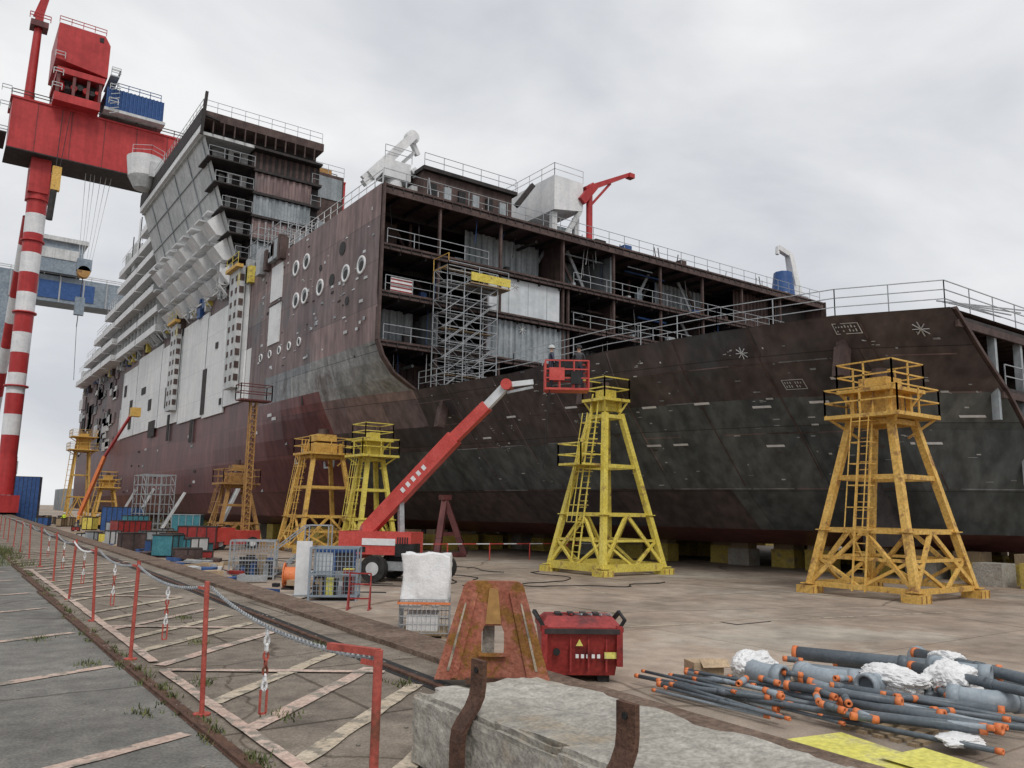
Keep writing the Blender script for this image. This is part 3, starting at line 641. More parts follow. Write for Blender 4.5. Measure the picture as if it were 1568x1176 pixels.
# ------------------------------------------------------------------ people
def person(loc,rot,top,legs,helmet,parent=None,arm=.35):
    e=empty("worker",loc,rot)
    me=bpy.data.meshes.new("body")
    vs=[(0,0,.95),(0,0,1.2),(0,0,1.45),(0,0,1.53),(0,.01,1.62),(0,.01,1.73),
        (.1,0,.9),(.12,.02,.5),(.12,-.02,.08),(.12,.12,.04),(-.1,0,.9),(-.12,.06,.5),(-.12,0,.08),(-.12,.14,.04),
        (.19,0,1.42),(.25,.05,1.15),(.25,.05+arm,1.05),(-.19,0,1.42),(-.25,.05,1.15),(-.25,.05+arm,1.08)]
    rr=[.15,.13,.15,.055,.08,.085,.09,.06,.045,.04,.09,.06,.045,.04,.06,.045,.035,.06,.045,.035]
    es=[(0,1),(1,2),(2,3),(3,4),(4,5),(0,6),(6,7),(7,8),(8,9),(0,10),(10,11),(11,12),(12,13),(2,14),(14,15),(15,16),(2,17),(17,18),(18,19)]
    me.from_pydata(vs,es,[]);o=bpy.data.objects.new("body",me);S.collection.objects.link(o);o.parent=e
    o.modifiers.new("s",'SKIN')
    for i,x in enumerate(rr): me.skin_vertices[0].data[i].radius=(x,x*.8);me.skin_vertices[0].data[i].use_root=(i==0)
    o.modifiers.new("ss",'SUBSURF').levels=2
    m=bpy.data.materials.new("clothes");m.use_nodes=True;nt=m.node_tree;tc=nd(nt,"ShaderNodeTexCoord");sp=nd(nt,"ShaderNodeSeparateXYZ");nt.links.new(tc.outputs["Object"],sp.inputs[0])
    rp=nd(nt,"ShaderNodeValToRGB");rp.color_ramp.interpolation='CONSTANT';el=rp.color_ramp.elements
    el[0].position=0;el[0].color=(.02,.02,.02,1);el[1].position=.05;el[1].color=(*legs,1)
    x=el.new(.49);x.color=(*top,1);x=el.new(.757);x.color=(.45,.28,.2,1)
    dv=nd(nt,"ShaderNodeMath",operation='DIVIDE');dv.inputs[1].default_value=2;nt.links.new(sp.outputs[2],dv.inputs[0]);nt.links.new(dv.outputs[0],rp.inputs[0])
    nt.links.new(rp.outputs[0],nt.nodes["Principled BSDF"].inputs["Base Color"]);me.materials.append(m)
    b=B();vs=[];n=12
    for j,(rad,z) in enumerate(((.15,1.68),(.125,1.685),(.12,1.74),(.09,1.8),(.03,1.83))):
        for i in range(n): an=2*math.pi*i/n;vs.append((rad*math.cos(an),.01+rad*1.1*math.sin(an),z))
    b.add(vs,[(j*n+i,j*n+(i+1)%n,(j+1)*n+(i+1)%n,(j+1)*n+i) for j in range(4) for i in range(n)]+[tuple(range(4*n,5*n))],helmet,True)
    b.obj("helmet",e,True);return e
person((14.6,120,FL),2.5,(.6,.75,.05),(.5,.6,.05),"white_paint")
person((15.2,112,FL),-1.,(.7,.3,.03),(.03,.04,.08),"white_paint")
# ------------------------------------------------------------------ boom lift
def wheel(b,c,ax,r,w_,n=20):
    c=V(c);ax=V(ax).normalized();b.cyl(c-ax*w_/2,c+ax*w_/2,r,"rubber",n);b.cyl(c-ax*(w_/2+.02),c+ax*(w_/2+.02),r*.5,"offwhite",n)
e=empty("boom_lift",(15.8,29.8,FL));b=B();O=e.location
ang=math.radians(-48);D=V((math.cos(ang),math.sin(ang),0));N=V((-D.y,D.x,0))
def pt(a,c,z): return D*a+N*c+V((0,0,z))
b.obox(pt(.2,0,.62),2.9,1.5,.35,ang,"galv")
for a in (-.7,1.5):
    for c in (-1.05,1.05): wheel(b,pt(a,c,.52),N,.52,.4)
b.cyl((0,0,.75),(0,0,1.05),.6,"black",20)
b.obox(pt(-.7,-.55,1.5),2.9,.75,.9,ang,"lift_red");b.obox(pt(-.7,.65,1.5),2.6,.65,.85,ang,"lift_red");b.obox(pt(-1.95,0,1.4),.7,1.9,1.1,ang,"lift_red")
b.obox(pt(-.6,-.94,1.55),1.4,.02,.26,ang,"white_paint");b.obox(pt(.5,-.6,1.25),.8,.7,.5,ang,"black");b.obox(pt(-1.4,-.94,1.25),.5,.02,.2,ang,"black")
for i in range(5): b.obox(pt(.2+i*.1,-.935,1.6),.05,.02,.3,ang,"steel_dark")
A=V((-1.1,.8,2.0));E1=V((1.05,-2.2,5.7));E2=V((2.3,-4.0,7.75))
b.bar(A,E1,.46,"lift_red",h=.58);b.bar(E1-(E1-A)*.03,A.lerp(E2,.86),.36,"lift_red",h=.44);b.bar(A.lerp(E2,.8),E2,.26,"panel_light",h=.32)
nn=(E1-A).cross(V((0,0,1))).normalized()
for t0 in (.42,.48,.54,.6,.66): b.bar(A.lerp(E1,t0)+nn*.235,A.lerp(E1,t0+.03)+nn*.235,.012,"white_paint",h=.2)
b.bar((-.2,-.4,1.5),A.lerp(E1,.38),.2,"galv");b.cyl(A+V((-.1,-.35,0)),A+V((.1,.35,0)),.3,"lift_red",14);b.bar((-1.3,.7,1.2),A,.6,"lift_red",h=.5)
for i in range(14):
    q=A.lerp(E1,.08+i*.065);q2=A.lerp(E1,.08+i*.065+.05);b.bar(q+V((0,0,.36)),q2+V((0,0,.36)),.1,"black",h=.06)
J=E2+V((.9,-.5,.15));b.bar(E2,J,.2,"panel_light");b.bar(E2+V((0,0,-.3)),J+V((0,0,-.2)),.1,"galv");b.cyl(E2-V((.2,.2,0)),E2+V((.2,.2,0)),.22,"lift_red",12)
K=J+V((1.2,-.6,-.25))
def bp(a,c,z): return K+V((.815*a,-.579*a,0))+V((.579,.815,0))*c+V((0,0,z))
cs=[bp(-.85,-.45,0),bp(.85,-.45,0),bp(.85,.45,0),bp(-.85,.45,0)]
b.obox(K+V((0,0,-.03)),1.75,.95,.08,math.radians(-35.4),"lift_red")
for z in (.4,.75,1.1):
    for i in range(4): b.bar(cs[i]+V((0,0,z)),cs[(i+1)%4]+V((0,0,z)),.05,"lift_red")
for i in range(4):
    for t_ in (0,.33,.66): q=cs[i].lerp(cs[(i+1)%4],t_);b.bar(q,q+V((0,0,1.1)),.05,"lift_red")
b.obox(bp(-.4,-.5,.55),.6,.06,.5,math.radians(-35.4),"lift_red");b.obox(bp(.35,-.5,.4),.4,.2,.5,math.radians(-35.4),"black");b.obox(bp(.0,0.1,.9),.9,.5,.6,math.radians(-35.4),"black")
b.bar(bp(-.6,-.4,1.1),bp(-.9,-.4,-3.2),.03,"black")
b.obj("machine",e,True)
W0=O+K
person(tuple(W0+V((-.45,.4,0))),-2.0,(.02,.03,.06),(.02,.03,.06),"offwhite",arm=.3);person(tuple(W0+V((.4,-.3,0))),-.8,(.03,.03,.035),(.02,.03,.06),"black",arm=.4)
e=empty("mast_lift",(17.4,56.8,FL));b=B()
b.obox((0,0,.8),3.2,1.4,.9,.5,"lift_red");b.obox((-1.4,-.8,1.0),1.8,1.2,.9,.5,"lift_red")
for x,y in ((-1.3,-1),(1,-.6),(1.3,.9),(-1,.6)): wheel(b,(x,y,.42),(.3,1,0),.42,.3)
for x,y in ((-.2,-.2),(.2,-.2),(-.2,.2),(.2,.2)): b.bar((x+.6,y,1),(x+.6,y,10.2),.08,"tower_rusty")
z=1.2
while z<10: b.bar((.4,-.2,z),(.8,.2,z+.4),.05,"tower_rusty");b.bar((.8,-.2,z),(.4,.2,z+.4),.05,"tower_rusty");b.bar((.4,-.2,z),(.8,-.2,z),.05,"hull_red");z+=.4
b.box(-.5,-.6,10.2,1.7,.6,10.3,"hull_red");b.rail([(-.5,-.6,10.3),(1.7,-.6,10.3),(1.7,.6,10.3),(-.5,.6,10.3),(-.5,-.6,10.3)],k="hull_red",r=.06);b.obj("machine",e,True)
e=empty("boom_lift",(16.5,108,FL));b=B();b.box(-1.5,-1,.5,1.5,1,1.4,"tower_orange")
for x in (-1,1):
    for y in (-1,1): wheel(b,(x,y,.45),(0,1,0),.45,.35)
b.bar((-1.8,0,1.6),(0,-2,8.5),.38,"pipe_orange");b.bar((0,-2,8.5),(1.6,-8,13.5),.26,"crane_red");b.box(1.2,-9,12.8,2.2,-8,13.8,"tower_orange");b.obj("machine",e,True)
# ------------------------------------------------------------------ gantry cranes
e=empty("gantry_crane",(30,150,FL));b=B()
def striped(p,q,r1,r2,n):
    p=V(p);q=V(q)
    for i in range(n):
        t0=i/n;t1=(i+1)/n;b.cyl(p.lerp(q,t0),p.lerp(q,t1),r1+(r2-r1)*t0,"crane_red" if i%2==0 else "white_paint",24,r2=r1+(r2-r1)*t1,caps=False)
striped((9.6,150,9),(9.6,150,52),1.25,1.5,13);striped((8.2,186,FL+6),(9.0,156,50),.8,.9,11)
b.cyl((9.6,150,3),(9.6,150,9),1.5,"crane_red",20,r2=1.3);b.box(8,148,52,10.9,154,58,"crane_red");b.cyl((9.6,150,51),(9.6,150,56),1.8,"crane_red",20)
for z in (20,32,44): b.tube((9.6,150,z),(9.6,150,z+.25),1.75,1.4,"crane_red",20)
b.box(7.6,140,FL+1.5,11,180,FL+4,"crane_red")
for y in range(141,180,3): b.cyl((7.8,y,FL+.8),(10.8,y,FL+.8),.8,"black",14)
b.box(4.4,146.5,58,62,153.5,66.5,"crane_red");b.box(4.1,146.3,66.5,62,153.7,66.8,"crane_red");b.box(4.2,146.2,57.8,62,153.8,58,"steel_dark")
for x in range(8,60,5): b.box(x,146.42,58,x+.08,146.5,66.5,"hull_red")
b.box(56,147,0,60,153,57.8,"crane_red")
b.rail([(4.2,146.3,66.8),(60,146.3,66.8)],k="steel_rust",r=.12,sp=3)
b.rail([(2.8,146,60),(4.2,146,60)],k="galv",r=.12);b.box(2.8,145.5,59.8,4.1,153,60,"steel_dark");b.rail([(2.8,145.6,64),(4.1,145.6,64)],k="galv",r=.1);b.rail([(2.8,145.6,66.8),(4.1,145.6,66.8)],k="galv",r=.1)
b.obj("legs_and_girder",e)
b=B()
b.prism([(9.5,144,74),(17.3,144,73),(17.3,144,78.8),(16.4,144,80.3),(9.5,144,80.3)],(0,11,0),"crane_red")
b.box(9.8,143.9,66.8,16.6,155,68.2,"crane_red");b.box(9.9,143.8,71.6,17,155,72.6,"crane_red")
for x in (10,12.3,14.4,16.2):
    b.box(x,144,68.2,x+.45,144.5,71.6,"hull_red");b.box(x,154,68.2,x+.45,154.5,74,"hull_red")
b.box(10.6,146,68.3,16,153,71.5,"steel_dark")
for i in range(7): b.cyl((10.8+i*.9,144.5,68.9+random.random()*1.5),(10.8+i*.9,146,69.2+random.random()*1.8),.5,"steel_dark" if i%2 else "crane_red",12)
for x in (9.4,17.8):
    for z in (68.5,71,74): b.rail([(x,143.5,z),(x+(1.4),143.5,z)],k="offwhite",r=.1)
b.box(17.6,143,73.2,19,150,73.4,"galv");b.rail([(17.7,143,73.4),(19,143,73.4),(19,150,73.4)],k="offwhite",r=.1)
b.rail([(9.5,144,80.4),(16.5,144,80.4)],k="crane_red",r=.1)
b.box(15.6,143.9,79,16.2,144,79.8,"black")
for i in range(7): b.bar((18,143.6,66.8+i*.85),(19.4,143.6,67.4+i*.85),.12,"galv")
b.corr(17.5,26.6,144.5,68.2,71.8,"blue",.6,.2);b.box(17.5,144.75,68.2,26.6,152,71.8,"blue");b.box(17.3,144.3,67.6,27,152.5,68.1,"offwhite");b.rail([(19,144.4,71.8),(26,144.4,71.8)],k="blue",r=.1)
b.cyl((6.6,148,66.8),(6.8,148,80),.75,"crane_red",14,r2=.6);b.box(5.6,146.8,80,8.2,149.2,81,"hull_red");b.rail([(5.4,146.6,81),(8.4,146.6,81)],k="crane_red",r=.12)
b.bar((6.8,148,82),(8.9,147,95),1.0,"crane_red");b.bar((6,148,82),(9.2,147,95),.3,"crane_red");b.bar((6.8,148,80),(6.8,148,83),1.2,"crane_red")
for x in (16.2,17.0,17.6,18.6,19.4,20.2): b.bar((x,150,58),(17.4+(x-18)*.5,150,42.5),.07,"offwhite")
b.box(16.3,149.3,40.6,18.5,150.7,42.6,"blue_grey");b.cyl((17.4,149.3,40.4),(17.4,150.7,40.4),1.0,"tower_rusty",16);b.bar((17.4,150,40),(17.2,150,31),.12,"steel_dark");b.bar((17.2,150,31),(17.6,150,22),.07,"steel_dark")
b.box(16.6,149.5,33,18,150.5,36,"blue_grey")
b.bar((11.5,145.5,66),(11.3,145.5,50),.12,"steel_dark");b.box(10.9,145,52,12.2,146,56,"tower_orange");b.bar((12.6,145.5,66),(11.5,145.5,50),.1,"steel_dark");b.cyl((11.2,145.5,47),(11.4,145.5,52),.5,"steel_dark",10)
b.obj("trolley_and_hoist",e)
e=empty("gantry_crane",(30,260,FL));b=B()
b.box(-20,256,58,70,264,65.5,"blue_grey");b.box(19,255.8,59,33,256,64,"blue");b.box(16.5,254,66,29,264,75,"blue_grey");b.box(18,253.8,70,28,254,73,"offwhite");b.box(17.5,253,75,30,264,76.2,"offwhite")
b.prism([(7,256,FL),(11,256,FL),(13,256,58),(5,256,58)],(0,5,0),"blue_grey");b.box(66,256,FL,70,262,58,"blue_grey");b.rail([(-20,255.8,65.5),(40,255.8,65.5)],k="offwhite",r=.2,sp=4)
for x in range(-18,60,6): b.box(x,255.7,58,x+.4,255.95,65.5,"galv")
b.obj("frame",e)
# ------------------------------------------------------------------ fence
fence=empty("chain_fence",(1.9,10,0));b=B()
py=[(1.66,3.3),(1.97,6.99),(1.97,9.83),(2.12,13.3),(2.2,16.4),(2.4,20.4),(2.62,25.2)]+[(2.7+i*.11,29+i*4.3) for i in range(14)]
def chain(p,q,sag,k,dn=.035,rr=.005):
    p=V(p);q=V(q);n=max(2,int((q-p).length/dn))
    for i in range(n):
        t=(i+.5)/n;c=p.lerp(q,t)-V((0,0,sag*4*t*(1-t)));t2=(i+1.1)/n;c2=p.lerp(q,t2)-V((0,0,sag*4*t2*(1-t2)));d_=(c2-c).normalized()*dn*.6
        side=V((0,0,1)) if i%2 else d_.cross(V((0,0,1))).normalized()
        if abs(d_.normalized().z)>.9: side=V((1,0,0)) if i%2 else V((0,1,0))
        s_=side*dn*.28
        kk=k if isinstance(k,str) else k[(i//3)%2]
        a=[c-d_,c-d_*.5+s_,c+d_*.5+s_,c+d_,c+d_*.5-s_,c-d_*.5-s_]
        for u1,u2 in zip(a,a[1:]+a[:1]): b.bar(u1,u2,rr*1.6,kk)
for i,(x,y) in enumerate(py):
    lx=random.uniform(-.05,.04);ly=random.uniform(-.04,.04)
    if i==0: lx=ly=0
    tp=V((x+lx,y+ly,1.05))
    b.cyl((x,y,0),tp,.02,"post_red",10);b.cyl((x,y,.0),(x,y,.015),.07,"post_red",10)
    b.bar(tp-V((.0,0,.06)),tp+V((-.05,.06,-.05)),.02,"post_red")
    if i+1<len(py):
        n=py[i+1];q=V((n[0],n[1],1.0))
        if i<8: chain(tp-V((0,0,.04)),q,.09,"galv" if i!=3 else "plastic_white")
        else: b.bar(tp,V((n[0],n[1],1.0)),.02,"galv")
        if i<6:
            m=V((x,y,1)).lerp(q,.5)-V((0,0,.1));chain(m,m-V((0,0,.36)),0,("plastic_white","post_red"),.045,.008)
            l=m-V((0,0,.36))
            for s_ in (-.02,.02): b.bar(l+V((s_,0,0)),l+V((s_,0,-.14)),.012,"post_red")
            b.bar(l+V((-.02,0,-.14)),l+V((.02,0,-.14)),.012,"post_red")
b.bar((1.66,3.3,1.04),(1.57,3.62,1.03),.03,"post_red")
b.obj("posts_and_chain",fence)
# ------------------------------------------------------------------ concrete block & brackets
e=empty("concrete_barrier",(3.3,2.5,0))
bm=bmesh.new();bmesh.ops.create_cube(bm,size=1)
for v in bm.verts: v.co=V((v.co.x*1.08,v.co.y*5.0,v.co.z*.46+.23))
bmesh.ops.bevel(bm,geom=bm.edges[:],offset=.03,segments=2,affect='EDGES')
bmesh.ops.subdivide_edges(bm,edges=[x for x in bm.edges if x.calc_length()>.3],cuts=40,use_grid_fill=True)
for v in bm.verts:
    nz=noise.noise(v.co*3)*.02+noise.noise(v.co*11)*.008
    if v.co.z>.4 and (abs(abs(v.co.x)-.54)<.06 or abs(abs(v.co.y)-2.5)<.06): nz-=max(0,noise.noise(v.co*6+V((3,1,2))))*.09
    v.co+=V((nz*(1 if v.co.x>0 else -1),nz,nz*.8))
me=bpy.data.meshes.new("block");bm.to_mesh(me);bm.free();me.materials.append(M["concrete"]);o=bpy.data.objects.new("block",me);S.collection.objects.link(o);o.parent=e
b=B()
for y0 in (1.85,.55):
    pr=[(-.62,.02),(-.62,.3),(-.61,.37),(-.57,.43),(-.52,.49),(-.49,.55),(-.48,.62),(-.48,.76)]
    for (x,z),(x2,z2) in zip(pr[:-1],pr[1:]):
        b.add([(x,y0,z),(x2,y0,z2),(x2+.0,y0-.13,z2),(x,y0-.13,z),(x+.03,y0,z),(x2+.03,y0,z2),(x2+.03,y0-.13,z2),(x+.03,y0-.13,z)],[(0,1,2,3),(7,6,5,4),(0,4,5,1),(3,2,6,7)],"rust_steel",False)
    b.add([(-.48,y0,.76),(-.45,y0,.76),(-.45,y0-.13,.76),(-.48,y0-.13,.76)],[(0,1,2,3)],"rust_steel")
    b.cyl((-.49,y0-.065,.7),(-.445,y0-.065,.7),.018,"black",8)
b.obj("steel_bracket",e,True)
# ------------------------------------------------------------------ rusty plate stand
e=empty("rusty_stand",(4.6,6.72,.06),math.radians(-34),.84);b=B()
n=10
tp=[(-.36+.12*(1-math.cos(math.pi/2*i/n)),1.0+.1*math.sin(math.pi/2*i/n)) for i in range(n+1)]
def pl(pts,y,th,k="rust_red"): b.prism([(x,y,z) for x,z in pts],(0,th,0),k)
hz0,hz1,hw=.3,.6,.13
pl([(-.66,0)]+tp+[(-.1,1.1),(-.1,hz1),(-hw,hz1-.08),(-hw,hz0),(-.1,hz0-.05),(-.1,0)],-.05,.09)
pl([(.1,0),(.1,hz0-.05),(hw,hz0),(hw,hz1-.08),(.1,hz1),(.1,1.1)]+[(-x,z) for x,z in tp][::-1]+[(.66,0)],-.05,.09)
pl([(-.1,hz1),(.1,hz1),(.1,1.1),(-.1,1.1)],-.048,.086);pl([(-.1,0),(.1,0),(.1,hz0-.05),(-.1,hz0-.05)],-.048,.086)
for s_ in (-1,1):
    b.prism([(s_*.40,-.075,.02),(s_*.47,-.075,.02),(s_*.24,-.075,.98),(s_*.18,-.075,.98)],(0,.024,0),"rust_red")
    b.prism([(s_*.49,-.06,.1),(s_*.52,-.06,.1),(s_*.33,-.06,.85),(s_*.31,-.06,.85)],(0,.008,0),"marking")
    b.add([(s_*.66,-.05,0),(s_*.66,.42,0),(s_*.36,.16,1.0),(s_*.36,-.05,1.0)],[(0,1,2,3)],"rust_red")
b.prism([(-.09,-.07,.62),(.09,-.07,.62),(.05,-.07,1.02),(-.05,-.07,1.02)],(0,.02,0),"tower_rusty")
b.box(-.16,-.12,hz0-.03,.16,-.05,hz0,"rust_red");b.box(-.12,.1,.1,.02,.2,.6,"concrete");b.bar((-.3,-.1,.0),(.3,-.1,.0),.06,"rust_steel")
b.obj("plate",e,True)
# ------------------------------------------------------------------ dock items
def at(n,x,y,r=0): return empty(n,(x,y,FL),r)
e=at("waste_skip",9.45,11.2,math.radians(-33));b=B()
def taper(b,w0,d0,z0,w1,d1,z1,k):
    vs=[(-w0,-d0,z0),(w0,-d0,z0),(w0,d0,z0),(-w0,d0,z0),(-w1,-d1,z1),(w1,-d1,z1),(w1,d1,z1),(-w1,d1,z1)]
    b.add(vs,[(3,2,1,0),(4,5,6,7),(0,1,5,4),(1,2,6,5),(2,3,7,6),(3,0,4,7)],k)
taper(b,.58,.42,.12,.68,.6,.85,"bin_red");taper(b,.7,.62,.85,.7,.62,.92,"bin_red");taper(b,.68,.6,.92,.56,.3,1.06,"bin_red")
for x in (-.63,.63): b.box(x-.05,-.65,.3,x+.05,-.5,.95,"bin_red");b.bar((x,-.6,.9),(x*1.15,-.62,1.06),.06,"black");b.bar((x,.3,.9),(x*1.2,.1,1.1),.06,"black");b.bar((x*1.15,-.62,1.04),(x*1.2,.1,1.08),.04,"black")
b.box(-.63,-.66,.82,.63,-.62,.9,"steel_dark")
for i in range(5): b.box(-.1+i*.09,-.575,.42,-.05+i*.09,-.55,.48,"white_paint")
b.box(.38,-.6,.42,.62,-.57,.52,"yellow_board");b.cyl((-.42,-.6,.52),(-.42,-.56,.52),.06,"black",10)
for i in range(4): b.box(-.4+i*.22,-.2,1.0,-.3+i*.22,.1,1.1,"steel_dark")
b.prism([(-.1,-.60,.62),(.02,-.60,.62),(-.04,-.60,.73)],(0,.01,0),"yellow_board")
for x in (-.3,.0,.3): b.box(x+.1,-.585,.2,x+.13,-.5,.8,"bin_red")
b.box(-.5,-.35,0,-.3,.35,.14,"black");b.box(.3,-.35,0,.5,.35,.14,"black")
for i in range(6): b.bar((-.45+i*.16,.2,1.04),(-.3+i*.17,-.25,1.09),.03,random.choice(("black","galv","bin_red")))
b.obj("skip",e,True)
e=at("wrapped_bulk_bag",9.55,16.7,math.radians(-33))
bm=bmesh.new();bmesh.ops.create_cube(bm,size=1)
for v in bm.verts: v.co=V((v.co.x*1.06,v.co.y*1.0,v.co.z*1.12+1.26))
bmesh.ops.subdivide_edges(bm,edges=bm.edges[:],cuts=22,use_grid_fill=True)
for v in bm.verts:
    c=V((v.co.x*2.2,v.co.y*2.2,v.co.z*1.1));nz=noise.noise(c)*.05+noise.noise(V((c.x*3,c.y*3,c.z*1.2)))*.03+abs(noise.noise(c*5))*.025
    v.co.x+=nz*(1 if v.co.x>0 else -1);v.co.y+=nz*(1 if v.co.y>0 else -1)
    if v.co.z>1.75:v.co.z+=noise.noise(c*1.5)*.08
    if v.co.z<.74: v.co.z+=noise.noise(c*2)*.1
for f_ in bm.faces:f_.smooth=True
me=bpy.data.meshes.new("bag");bm.to_mesh(me);bm.free();me.materials.append(M["plastic_white"]);o=bpy.data.objects.new("bag",me);S.collection.objects.link(o);o.parent=e
b=B()
for z in (.12,.3,.48,.66,.84):
    for p,q in (((-.55,-.55),(.55,-.55)),((.55,-.55),(.55,.55)),((-.55,.55),(.55,.55)),((-.55,-.55),(-.55,.55))): b.bar((*p,z),(*q,z),.02,"galv")
for i in range(12):
    x=-.55+i*.1
    for y in (-.55,.55): b.bar((x,y,.12),(x,y,.84),.012,"galv");b.bar((y,x,.12),(y,x,.84),.012,"galv")
b.box(-.58,-.6,.74,.58,-.59,.79,"pipe_orange");b.box(-.6,-.59,.74,-.59,.58,.79,"pipe_orange");b.box(-.5,-.5,.05,.5,.5,.14,"wood");b.box(-.4,-.4,.14,.3,.3,.5,"plastic_white")
for x in (-.45,.45):
    for y in (-.45,.45): b.box(x-.05,y-.05,0,x+.05,y+.05,.06,"wood")
b.obj("cage",e,True)
def cage(name,x,y,rot,w_,d_,h,k,fill):
    e=at(name,x,y,rot);b=B()
    for a in (-1,1):
        for c in (-1,1): b.bar((a*w_/2,c*d_/2,0),(a*w_/2,c*d_/2,h),.06,k)
    for z in (.15,h/2,h):
        for a in (-1,1): b.bar((-w_/2,a*d_/2,z),(w_/2,a*d_/2,z),.05,k);b.bar((a*w_/2,-d_/2,z),(a*w_/2,d_/2,z),.05,k)
    n=int(w_/.12)
    for i in range(n):
        xx=-w_/2+i*w_/n
        for a in (-1,1): b.bar((xx,a*d_/2,.15),(xx,a*d_/2,h),.015,k)
    for i in range(int(h/.15)): b.bar((-w_/2,-d_/2,i*.15),(w_/2,-d_/2,i*.15),.015,k)
    b.box(-w_/2,-d_/2,.1,w_/2,d_/2,.15,k)
    for i in range(fill):
        xx=random.uniform(-w_/2,w_/2-.3);yy=random.uniform(-d_/2+.05,d_/2-.3);s_=random.uniform(.15,.5)
        b.box(xx,yy,.15,xx+s_*.7,yy+.25,.15+s_*1.6,random.choice(("steel_dark","blue","yellow_board","bin_red","galv","wood","plastic_white","steel_dark")))
    b.obj("cage",e,True)
cage("gas_bottle_cage",10.75,24.6,math.radians(-30),1.45,1.1,1.6,"blue_grey",16)
e=at("generator_cabinet",11.0,25.3,math.radians(-30));b=B();b.box(-.65,.0,.15,.65,.5,1.5,"blue");b.box(-.6,-.02,.3,-.05,0,1.4,"panel_light");b.box(.05,-.02,.3,.6,0,1.4,"steel_dark");b.obj("body",e,True)
cage("tool_cage",10.9,33.0,math.radians(-25),1.7,1.2,1.5,"galv",22)
e=at("barrier_stand",10.3,21.8,-.6);b=B()
for x in (-.3,.3): b.bar((x,0,0),(x,0,1.0),.04,"bin_red");b.bar((x,-.3,0),(x,.3,0),.05,"bin_red");b.bar((x,-.3,0),(x,0,.8),.03,"bin_red")
for z in (.3,.7,1.0): b.bar((-.3,0,z),(.3,0,z),.04,"bin_red")
b.obj("frame",e,True)
e=at("panel_board",10.2,25.9,-.5);b=B();b.box(-.25,-.04,.05,.25,.04,1.75,"white_paint");b.box(-.3,-.2,0,.3,.2,.05,"galv");b.bar((-.2,.04,1.5),(-.2,.5,0),.04,"galv");b.obj("board",e,True)
def crate(name,x,y,rot,w_,d_,h,k,k2="steel_dark"):
    e=at(name,x,y,rot);b=B();b.box(-w_/2,-d_/2,.12,w_/2,d_/2,h,k)
    n=max(2,int(w_/.5))
    for i in range(n+1): xx=-w_/2+i*w_/n;b.box(xx-.03,-d_/2-.04,.12,xx+.03,-d_/2,h,k2)
    b.box(-w_/2-.03,-d_/2-.03,h,w_/2+.03,d_/2+.03,h+.06,k2)
    for i in (-1,1): b.box(i*w_*.35-.1,-d_/2,0,i*w_*.35+.1,d_/2,.12,k2)
    b.obj("body",e,True)
e=at("orange_hose_drum",10.9,28.4,-.5);b=B()
for x in (-.4,.36): b.tube((x,0,.45),(x+.04,0,.45),.45,.36,"pipe_orange",24);b.bar((x,0,.05),(x,0,.85),.05,"pipe_orange");b.bar((x,-.4,.45),(x,.4,.45),.05,"pipe_orange")
b.cyl((-.36,0,.45),(.36,0,.45),.3,"pipe_orange",24);b.box(-.4,-.45,0,.4,-.3,.06,"steel_dark");b.box(-.4,.3,0,.4,.45,.06,"steel_dark");b.obj("drum",e,True)
crate("site_container",18,72,-.4,2.2,2.2,2.1,"teal","panel_grey")
crate("compressor",14.8,56,-.5,2.4,1.4,1.5,"bin_red");crate("blue_container",17.5,97,-.3,4,2.5,2.6,"blue");crate("blue_container",12.8,150,-.2,3.4,3,7,"blue","steel_dark")
crate("waste_skip",15.5,82,.2,3,1.8,1.4,"bin_red");crate("waste_skip",17,88,.1,2,1.6,1.8,"teal");crate("cable_box",13.4,52,.4,1.4,1,.9,"offwhite");crate("cable_box",14.2,63,.4,1.8,1,1.0,"tower_rusty")
for i in range(46):
    y=random.uniform(40,150);x=ex(y)+random.uniform(3.0,10)
    crate(random.choice(("tool_box","site_box","welding_set","pallet_load")),x,y,random.uniform(-1,1),random.uniform(.5,1.6),random.uniform(.5,1.2),random.uniform(.4,1.4),random.choice(("blue","bin_red","galv","offwhite","steel_rust","tower_yellow","teal","wood","panel_grey","steel_dark","pipe_orange")))
b=B()
for i in range(170):
    y=random.uniform(27,85);x=ex(y)+random.uniform(1.0,7);a=random.random()*3
    b.obox((x,y,FL+random.uniform(.05,.3)),random.uniform(.2,1.5),random.uniform(.08,.6),random.uniform(.04,.25),a,random.choice(("wood","steel_rust","galv","offwhite","steel_dark","card","blue","bin_red")),random.uniform(-.15,.15))
b.obj("scrap_pile")
b=B()
for i in range(9):
    x=random.uniform(11,24);y=random.uniform(22,44);a=random.random()*6;p=V((x,y,FL+.02))
    for j in range(26):
        a+=random.gauss(0,.35);q=p+V((math.cos(a)*.4,math.sin(a)*.4,0));b.cyl(p,q,.02,"black",6,caps=False);p=q
b.obj("hose_lines")
e=at("access_stair",12.4,35,-.6);b=B()
for i in range(5): b.box(i*.28,-.4,.0+i*.22,i*.28+.28,.4,.05+i*.22,"galv")
b.box(1.4,-.4,1.1,2.4,.4,1.16,"galv")
for y in (-.4,.4): b.bar((0,y,1),(1.4,y,2.1),.05,"galv");b.bar((1.4,y,2.1),(2.4,y,2.1),.05,"galv");b.bar((0,y,0),(0,y,1),.05,"galv");b.bar((1.4,y,0),(1.4,y,2.1),.05,"galv");b.bar((2.4,y,0),(2.4,y,2.1),.05,"galv");b.bar((0,y,0),(1.4,y,1.1),.08,"galv")
b.obj("stair",e,True)
e=at("scaffold_tower",19.3,92,0);b=B()
